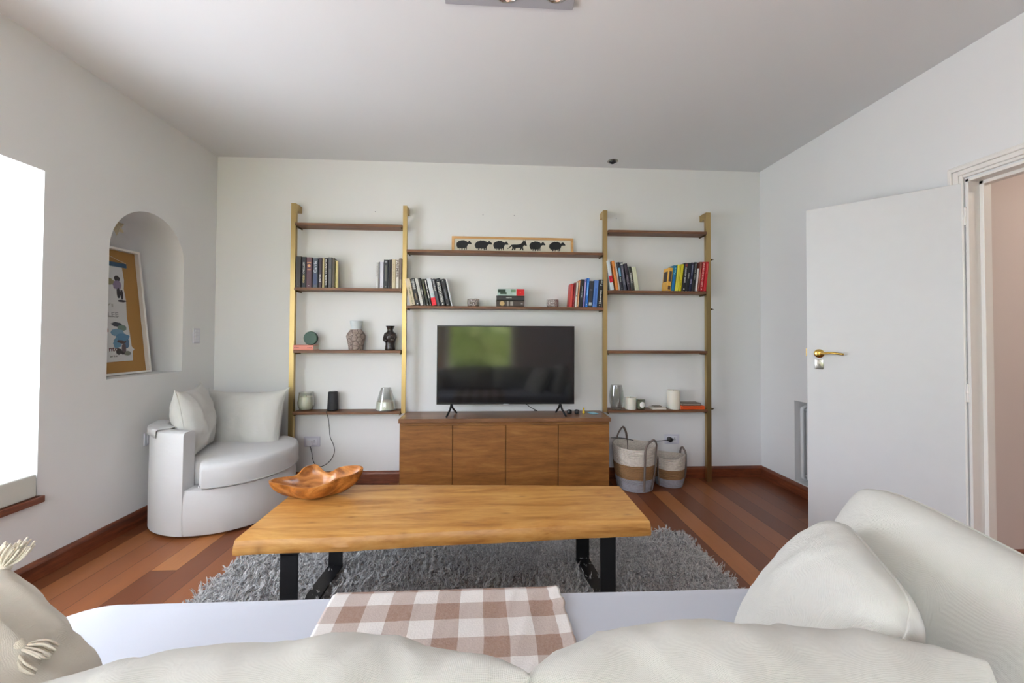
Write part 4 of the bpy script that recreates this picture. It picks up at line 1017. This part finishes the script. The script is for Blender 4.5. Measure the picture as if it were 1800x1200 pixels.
# coral book with the round green tin
Z = ZS['L'][2]
lying(516.6, 551.6, Z, Z+.041, srgb(226, 140, 122), 'coral pink book lying flat under the round green disc', [ttl('MODERNO', .05, .3, .16, srgb(90, 40, 36), .5), ttl('BLACK', .72, .94, .2, srgb(90, 40, 36), .5)], 3.332, .112, None)
c = at(546.5, 595, Y=3.375)
t = thing('round_tin', 'round dark green speckled disc standing on the coral book', 'tin', (c.x, 3.375, Z+.0415+.054))
obj('disc', lth([(0, -.014), (.050, -.014), (.054, -.010), (.054, .010), (.050, .014), (0, .014)], 40, Matrix.Rotation(PI/2, 4, 'X')), plain('green_marble', srgb(62, 92, 80), .5, 0, .4, 120), t, 40)
obj('rim', lth([(.054, -.006), (.0556, -.004), (.0556, .004), (.054, .006)], 40, Matrix.Rotation(PI/2, 4, 'X')), plain('dark_green_rim', srgb(36, 52, 46), .5), t, 40)
# stone vase with white neck
c = at(625.5, 615, Y=3.385)
t = thing('stone_vase', 'carved grey brown vase with a smooth white neck on the left shelf', 'vase', (c.x, 3.385, Z))
bm = lth([(0, 0), (.050, 0), (.056, .006), (.060, .04), (.070, .085), (.0745, .112), (.068, .134), (.050, .158), (.044, .168), (.036, .168)], 40)
for v in bm.verts:
    a = math.atan2(v.co.y, v.co.x); k = 1+.03*noise.noise(Vector((math.cos(a)*5, math.sin(a)*5, v.co.z*50))); v.co.x *= k; v.co.y *= k
obj('body', bm, M['stone'], t, 50)
obj('neck', lth([(.036, .165), (.038, .18), (.046, .215), (.0495, .238), (.047, .240), (.043, .215), (.034, .18)], 40), plain('white_glaze', srgb(206, 214, 216), .5), t, 50)
# dark figurine
c = at(685.6, 615, Y=3.385)
t = thing('ceramic_figurine', 'glossy black brown ceramic figurine with a flared head beside the inner left upright', 'figurine', (c.x, 3.385, Z))
bm = lth([(0, 0), (.037, 0), (.041, .006), (.038, .03), (.036, .05), (.040, .07), (.046, .088), (.050, .105), (.047, .128), (.038, .145), (.026, .152), (.023, .166), (.027, .182), (.034, .196), (.035, .200), (.029, .199), (.018, .185), (0, .18)], 36)
for v in bm.verts:
    a = math.atan2(v.co.y, v.co.x); z = v.co.z
    if .05 < z < .15: v.co.x *= 1+.04*math.sin((z-.05)*PI/.1); v.co.y *= .92
    k = 1+.10*noise.noise(Vector((math.cos(a)*3, math.sin(a)*3, z*40))); v.co.x *= k; v.co.y *= k
gl = plain('dark_glaze', srgb(44, 38, 36), .22); obj('body', bm, gl, t, 60)
for s in (-1, 1):
    bm = bmesh.new(); tube(bm, spline([(s*.034, -.010, .135), (s*.042, -.020, .105), (s*.038, -.034, .082), (s*.014, -.044, .086)], 5), [.012]*3+[.011]*12+[.009], 8); obj('arm', bm, gl, t, 60)
    obj('breast', (lambda b: (bmesh.ops.create_uvsphere(b, u_segments=12, v_segments=8, radius=.010, matrix=Matrix.Translation((s*.017, -.040, .118))), b)[1])(bmesh.new()), gl, t, 60)
# lower left shelf
Z = ZS['L'][3]
c = at(538, 721, Y=3.385)
t = thing('glass_candle', 'rounded clear glass holding a cream candle, left end of the lower left shelf', 'candle', (c.x, 3.385, Z))
obj('glass', lth([(0, .003), (.034, .003), (.038, 0), (.046, .008), (.061, .035), (.064, .065), (.060, .10), (.055, .15), (.053, .15), (.058, .10), (.062, .065), (.059, .037), (.045, .012), (0, .010)], 40), M['glass'], t, 50)
obj('wax', lth([(0, .014), (.043, .014), (.057, .037), (.060, .065), (.057, .10), (.055, .115), (0, .113)], 40), M['wax'], t, 50)
obj('wick', lth([(0, .113), (.0012, .113), (.0012, .126), (0, .126)], 8), M['blackp'], t)
c = at(585, 722, Y=3.385)
t = thing('smart_speaker', 'black cylindrical loudspeaker on the lower left shelf, cable hanging from it', 'speaker', (c.x, 3.385, Z))
obj('body', lth([(0, 0), (.038, 0), (.0425, .006), (.042, .03), (.037, .145), (.0345, .153), (0, .153)], 40), plain('speaker_grille', srgb(34, 34, 38), .7, 0, .5, 600), t, 40)
obj('top_cap', lth([(0, .153), (.031, .153), (.030, .1555), (0, .1555)], 40), M['black'], t, 40)
obj('foot_ring', lth([(.0425, .004), (.044, .006), (.044, .016), (.0425, .018)], 40), M['black'], t, 40)
c = at(678, 724, Y=3.38)
t = thing('conical_glass_candle', 'cone shaped clear glass with white wax in its base, by the inner left upright', 'candle', (c.x, 3.38, Z))
bm = lth([(0, .002), (.078, .002), (.084, .006), (.084, .010), (.074, .07), (.050, .15), (.038, .186), (.0365, .186), (.048, .15), (.072, .07), (.080, .012), (0, .010)], 44); obj('glass', bm, M['glass'], t, 40)
obj('wax', lth([(0, .0125), (.079, .0125), (.071, .071), (.068, .076), (0, .074)], 44), M['wax'], t, 40)
# lower right shelf
Z = ZS['R'][3]
c = at(1083.5, 719, Y=3.37)
t = thing('glass_vase', 'clear rippled glass vase at the left end of the lower right shelf', 'vase', (c.x, 3.37, Z))
bm = lth([(0, .004), (.034, .004), (.040, 0), (.048, .010), (.056, .06), (.058, .11), (.054, .16), (.046, .205), (.044, .205), (.051, .16), (.055, .11), (.053, .06), (.044, .016), (0, .016)], 48)
for v in bm.verts:
    a = math.atan2(v.co.y, v.co.x); k = 1+.035*math.sin(6*a+v.co.z*30); v.co.x *= k; v.co.y *= k
obj('vase_body', bm, M['glass'], t, 50)
def candle(name, label, px_, r, h, y=3.38, group=None):
    c = at(px_, 719, Y=y); t = thing(name, label, 'candle', (c.x, y, Z), group=group)
    bm = lth([(0, 0), (r*.98, 0), (r, .003), (r, h-.005), (r*.97, h), (r*.86, h), (r*.8, h-.004), (0, h-.006)], 40); obj('wax', bm, M['wax'], t, 40)
    obj('wick', lth([(0, h-.007), (.0012, h-.007), (.0012, h+.006), (0, h+.006)], 8), M['blackp'], t)
candle('pillar_candle', 'short wide ivory pillar candle beside the glass vase', 1108.5, .047, .098, 3.385)
candle('pillar_candle', 'tall ivory pillar candle left of the orange book', 1184.2, .052, .158, 3.385)
c = at(1126.5, 719, Y=3.365)
t = thing('jar_candle', 'small smoky glass jar candle with a round white label', 'candle', (c.x, 3.365, Z))
obj('jar', lth([(0, 0), (.033, 0), (.036, .004), (.036, .082), (.034, .082), (.034, .006), (0, .006)], 36), glass('smoky_glass', (.72, .74, .68), .1), t, 40)
obj('wax', lth([(0, .0065), (.033, .0065), (.033, .062), (0, .060)], 36), plain('grey_wax', srgb(176, 178, 160), .5), t, 40)
bm = bmesh.new(); vs_ = []
for i in range(13):
    a = -PI/2-.62+1.24*i/12; vs_.append([bm.verts.new((.0366*math.cos(a), .0366*math.sin(a), z)) for z in (.042-.024*math.sqrt(max(0, 1-((i-6)/6)**2))-.001, .042+.024*math.sqrt(max(0, 1-((i-6)/6)**2))+.001)])
for A, B in zip(vs_, vs_[1:]): bm.faces.new((A[0], B[0], B[1], A[1]))
obj('label', bm, plain('paper_label', srgb(232, 230, 224), .7), t)
lying(1147, 1171, Z, Z+.016, srgb(222, 214, 204), 'small flat white book between the candles on the lower right shelf', [], 3.335, .09, None)
o = lying(1149, 1163, Z+.0162, Z+.026, srgb(120, 110, 96), 'tiny brown notebook on top of the flat white book', [], 3.36, .05, None)
lying(1196, 1238, Z, Z+.030, srgb(216, 84, 24), 'orange book lying flat at the right end of the lower right shelf', [blk(.1, .9, .35, .6, srgb(170, 54, 14))], 3.333, .11, None)
lying(1199, 1232, Z+.0302, Z+.052, srgb(110, 96, 84), 'grey brown book resting on the flat orange book', [blk(.05, .95, .3, .6, srgb(170, 158, 146))], 3.34, .10, None)
# silver votives
Z = ZS['M'][1]
for px_, side in ((832, 'left'), (971.3, 'right')):
    c = at(px_, 538, Y=3.375)
    t = thing('votive_holder', 'silver mosaic votive holder on the middle bookshelf, %s of the book stack' % side, 'candle holder', (c.x, 3.375, Z), group='silver votive holders')
    obj('cup', lth([(0, 0), (.046, 0), (.050, .004), (.051, .03), (.050, .062), (.047, .062), (.047, .01), (0, .01)], 44), M['merc'], t, 40)
    obj('tealight', lth([(0, .011), (.02, .011), (.02, .028), (0, .027)], 20), M['wax'], t, 40)
# things on the cabinet
for px_, l in ((1001, 'small black round pod on the cabinet, next to the television foot'), (1013.8, 'small black round pod on the cabinet, next to the yellow toy')):
    c = at(px_, 725, Y=3.30)
    t = thing('charging_pod', l, 'gadget', (c.x, 3.30, CZ), group='small black pods')
    obj('pod', lth([(0, 0), (.016, 0), (.0195, .006), (.019, .024), (.014, .032), (0, .033)], 24), M['blackp'], t, 50)
    obj('pod_button', lth([(0, .033), (.005, .033), (.0045, .0345), (0, .035)], 14), M['black'], t, 50)
c = at(1026, 723, Y=3.31)
t = thing('yellow_toy', 'tiny yellow figure standing on the cabinet', 'toy', (c.x, 3.31, CZ))
ye = plain('yellow_plastic', srgb(226, 188, 40), .4)
obj('toy_body', lth([(0, 0), (.010, 0), (.012, .006), (.009, .022), (.005, .028), (0, .029)], 18), ye, t, 50)
obj('toy_head', lth([(0, .028), (.006, .030), (.0085, .037), (.006, .045), (0, .047)], 18), ye, t, 50)
c = at(1043, 727, Z=CZ)
t = thing('blue_card', 'pale blue card lying on the right end of the cabinet', 'card', (c.x, c.y+.02, CZ), (0, 0, .25))
obj('card', bxm(-.030, .030, -.045, .045, .0005, .004, .001, 1), plain('blue_paper', srgb(120, 190, 214), .6), t)
obj('printed_panel', bxm(-.018, .018, -.03, .02, .004, .0046), ink(srgb(170, 214, 226)), t)

# ------------------------------------------------------------------ sheep picture
fx0, fx1 = at(793.8, 427, Y=3.425).x, at(1008.3, 427, Y=3.425).x; fz0 = ZS['M'][0]+.0005; fz1 = at(900, 416.3, Y=3.43).z
sp_ = thing('sheep_picture', 'long narrow framed picture of black sheep and a donkey standing on the upper middle shelf', 'picture', ((fx0+fx1)/2, 3.425, fz0), (-.09, 0, 0))
fw_ = (fx1-fx0)/2; fh = fz1-fz0
fm = wood('pale_oak_frame', srgb(176, 132, 80), srgb(198, 154, 100), None, (1, 9, 9), 3, .5)
bm, V = wall_holes(rect(-fw_, fw_, 0, fh), [rect(-fw_+.022, fw_-.022, .018, fh-.018)], [], lambda u, v, d: (u, d, v), 0, .018); obj('picture_frame', bm, fm, sp_)
obj('mount', bxm(-fw_+.02, fw_-.02, .007, .011, .016, fh-.016), plain('cream_paper', srgb(214, 208, 192), .8), sp_)
SH = [(.10, .14), (.05, .24), (.01, .36), (.0, .52), (.03, .66), (.09, .74), (.16, .84), (.25, .86), (.33, .93), (.42, .90), (.50, .94), (.57, .86), (.64, .84), (.69, .76), (.74, .76), (.79, .86), (.86, .87), (.91, .78), (.97, .66), (.99, .58), (.93, .55), (.86, .56), (.80, .56), (.75, .52), (.72, .42), (.68, .30), (.665, .02), (.62, .02), (.61, .22), (.57, .18), (.56, .0), (.515, .0), (.51, .16), (.40, .14), (.39, .0), (.345, .0), (.34, .15), (.27, .17), (.245, .01), (.20, .01), (.20, .18), (.14, .14)]
DK = [(.02, .14), (.0, .18), (.08, .26), (.16, .40), (.22, .52), (.34, .56), (.50, .54), (.62, .58), (.70, .64), (.78, .76), (.82, .96), (.87, .84), (.92, .98), (.93, .80), (.97, .66), (1.0, .46), (.94, .42), (.88, .50), (.82, .44), (.80, .30), (.83, .04), (.77, .04), (.73, .20), (.68, .04), (.62, .04), (.68, .24), (.60, .26), (.44, .24), (.40, .04), (.35, .04), (.33, .20), (.28, .04), (.22, .04), (.26, .24), (.24, .38), (.14, .24)]
ik = plain('black_print', srgb(34, 36, 38), .8)
for i, (a, b) in enumerate(((802, 829.5), (834.5, 865.5), (867, 894.5), (891.5, 926.5), (930.5, 959.5), (965.5, 994.5))):
    X0 = at(a, 430, Y=3.43).x-(fx0+fx1)/2; X1 = at(b, 430, Y=3.43).x-(fx0+fx1)/2
    P = DK if i == 3 else SH; P = [(x+(.010*math.sin(i*3+k) if i != 3 else 0), y+(.012*math.cos(i*2+k*2) if y > .2 else 0)) for k, (x, y) in enumerate(P)]
    bm = bmesh.new(); poly_prism(bm, [(X0+(X1-X0)*u, .026+(fh-.050)*v*(1.0 if i != 3 else 1.08)) for u, v in P], lambda u, v, d: (u, d, v), .0062, .0068)
    obj('printed_donkey' if i == 3 else 'printed_sheep', bm, ik, sp_)

# ------------------------------------------------------------------ niche: poster and star
A = Vector((-2.402, 3.005, AZ0+.001)); B = Vector((-2.43, 2.555, AZ0+.001)); Lw = (A-B).length
zdir = Vector((-.105, 0, .85)).normalized()
pc = thing('framed_poster', 'white framed poster on brown board leaning inside the arched niche', 'picture', B); pc.matrix_world = basis(B, A-B, zdir)   # local x along the sill, y up, z towards the room
h_ = .852
bm, V = wall_holes(rect(0, Lw, 0, h_), [rect(.014, Lw-.014, .014, h_-.014)], [], lambda u, v, d: (u, v, d), -.012, .022); obj('picture_frame', bm, M['trimw'], pc)
brd = plain('brown_board', srgb(164, 122, 66), .8); obj('backing_board', bxm(.012, Lw-.012, .012, h_-.012, -.010, -.006), brd, pc)
pts = [(.012, .085), (Lw-.105, .090), (Lw-.100, .155), (Lw-.086, .165), (Lw-.104, .185), (Lw-.110, .30), (Lw-.118, .38), (Lw-.112, .50), (Lw-.120, .58), (Lw-.112, .64), (Lw-.118, .73), (.012, .735)]
bm = bmesh.new(); poly_prism(bm, pts, lambda u, v, d: (u, v, d), -.006, -.004); obj('paper_sheet', bm, plain('poster_paper', srgb(206, 206, 204), .8), pc)
obj('blue_hanging_bar', bxm(.012, Lw-.088, .725, .755, -.004, .002, .002, 1), plain('blue_bar', srgb(58, 88, 112), .6), pc)
bm = bmesh.new(); tube(bm, spline([(.05, .756, -.002), (.2, .80, -.002), (Lw-.15, .775, -.002), (Lw-.09, .757, -.002)], 6), .0015, 5); obj('hanging_string', bm, M['page'], pc)
def blob(cx, cy, rx, ry, col, seed, name='printed_figure'):
    rnd = random.Random(seed); pts = [(cx+rx*math.cos(a)*(1+.35*noise.noise(Vector((math.cos(a)*2, math.sin(a)*2, seed)))), cy+ry*math.sin(a)*(1+.35*noise.noise(Vector((math.cos(a)*2, 5+math.sin(a)*2, seed))))) for a in [2*PI*i/22 for i in range(22)]]
    bm = bmesh.new(); poly_prism(bm, pts, lambda u, v, d: (u, v, d), -.004, -.0034+.0001*(seed % 5)); obj(name, bm, ink(col), pc)
rw = Lw-.11
for i, (dx_, y, rx, ry, cc) in enumerate([(.05, .645, .02, .02, srgb(44, 36, 40)), (.055, .60, .03, .03, srgb(130, 116, 140)), (.10, .62, .025, .022, srgb(140, 132, 96)), (.05, .545, .012, .035, srgb(52, 44, 50)), (.028, .54, .010, .035, srgb(52, 44, 50)), (.03, .495, .03, .008, srgb(52, 44, 50)),
        (.085, .335, .035, .015, srgb(60, 62, 70)), (.05, .31, .03, .022, srgb(110, 130, 120)), (.085, .28, .045, .025, srgb(112, 146, 168)), (.05, .25, .045, .025, srgb(86, 128, 158)), (.03, .215, .02, .04, srgb(84, 112, 140)), (.09, .21, .03, .035, srgb(96, 140, 166)), (.06, .225, .03, .02, srgb(80, 66, 66)), (.05, .175, .015, .03, srgb(90, 78, 80)), (.085, .155, .02, .02, srgb(60, 56, 54)), (.03, .14, .025, .015, srgb(120, 122, 108)), (.06, .145, .012, .012, srgb(48, 44, 44)), (.16, .30, .018, .025, srgb(150, 96, 84))]):
    blob(rw-dx_, y, rx, ry, cc, i)
for (x, y, L, hh, tx, cc) in ((rw-.165, .40, .10, .03, 'BLEE', srgb(150, 150, 148)), (rw-.165, .46, .07, .022, 'VI', srgb(170, 168, 160)), (rw-.15, .17, .06, .028, 'nto', srgb(96, 52, 56)), (rw-.15, .125, .05, .012, 'arte', srgb(110, 108, 104)), (rw-.17, .385, .10, .008, 'musica', srgb(120, 118, 116))):
    obj('printed_text', text_bm(tx, L, hh, lambda a, b: (x+a, y+b, -.0033), True), ink(cc), pc)
sc_ = Vector((-2.385, 2.715, 1.915))
st = thing('star_ornament', 'small beige star ornament hanging inside the top of the arched niche', 'ornament', sc_)
bm = bmesh.new(); n = 12; ringv = [bm.verts.new((0, (.062 if i % 2 == 0 else .034)*math.cos(PI/2+2*PI*i/n), (.062 if i % 2 == 0 else .034)*math.sin(PI/2+2*PI*i/n))) for i in range(n)]
f_, b_ = bm.verts.new((.022, 0, 0)), bm.verts.new((-.022, 0, 0))
for i in range(n): bm.faces.new((ringv[i], ringv[(i+1) % n], f_)); bm.faces.new((ringv[(i+1) % n], ringv[i], b_))
obj('star_body', bm, plain('straw_star', srgb(188, 176, 146), .8, 0, .5, 90), st)
obj('star_cap', lth([(0, .058), (.016, .050), (.012, .066), (.004, .074), (0, .075)], 12), plain('dark_cap', srgb(60, 54, 46), .7), st, 40)
bm = bmesh.new(); tube(bm, [(0, 0, .07), (0, .0, .094)], .0012, 5); obj('hanging_wire', bm, M['blackp'], st)

# ------------------------------------------------------------------ baskets
def basket(label, c, r, h, br, tilt):
    t = thing('woven_basket', label, 'basket', c, tilt, 'woven baskets beside the cabinet')
    n = 48; prof = [(0, .004), (br*.9, .002), (br, .01)]
    k = int(h/.011)
    for i in range(1, k+1):
        f = i/k; rr_ = br+(r-br)*math.sin(f*PI/2)**.8; prof += [(rr_+.0022, h*f-.0075), (rr_-.0006, h*f-.001)]
    prof += [(r+.002, h+.004), (r-.004, h+.006), (r-.010, h), (r-.012, h*.7), (br-.008, h*.2), (br-.014, .012), (0, .012)]
    bm = lth(prof, n)
    for v in bm.verts:
        a = math.atan2(v.co.y, v.co.x); f = v.co.z/h; v.co.x *= 1+.03*f*math.cos(2*a+.6); v.co.y *= 1-.03*f*math.cos(2*a+.6); v.co.z += .010*f*math.cos(a*2+1)
    o = obj('basket_body', bm, M['basket'], t, 50); o['hgt'] = h; t['hgt'] = h; return t
t = basket('larger woven basket, white brown and grey banded, next to the cabinet', (1.195, 3.258, 0), .172, .345, .135, (0, 0, 0))
def strap(t, pts, r=.006): 
    bm = bmesh.new(); tube(bm, spline(pts, 6), r, 8, flat=1.5); obj('handle', bm, M['rope'], t, 60)
def handle(t, az, r, br, h, half, up, out=.0, lean=0):
    """loop that rises above the rim and runs down the wall as two straps"""
    c = lambda a, rad, z: (rad*math.cos(a), rad*math.sin(a), z); d = half/r; P = []
    P += [c(az-d*.8, br+.008, .012), c(az-d, (r+br)/2+.018, h*.5), c(az-d, r+.010, h*.97), c(az-d*.8, r+.012+lean*.4, h+up*.55), c(az-d*.2, r+.010+lean, h+up)]
    P += [c(az+d*.2, r+.010+lean, h+up), c(az+d*.8, r+.012+lean*.4, h+up*.55), c(az+d, r+.010, h*.97), c(az+d, (r+br)/2+.018, h*.5), c(az+d*.8, br+.008, .012)]
    strap(t, P)
handle(t, math.radians(-66), .172, .135, .345, .055, .075, 0, .015)
handle(t, math.radians(110), .160, .130, .345, .050, .105, 0, -.02)
t = basket('smaller woven basket, white brown and grey banded, right of the larger one', (1.505, 3.305, 0), .121, .24, .100, (0, 0, 0))
handle(t, math.radians(5), .121, .100, .24, .040, .060, 0, -.012)
handle(t, math.radians(185), .121, .100, .24, .040, -.01, 0, 0)
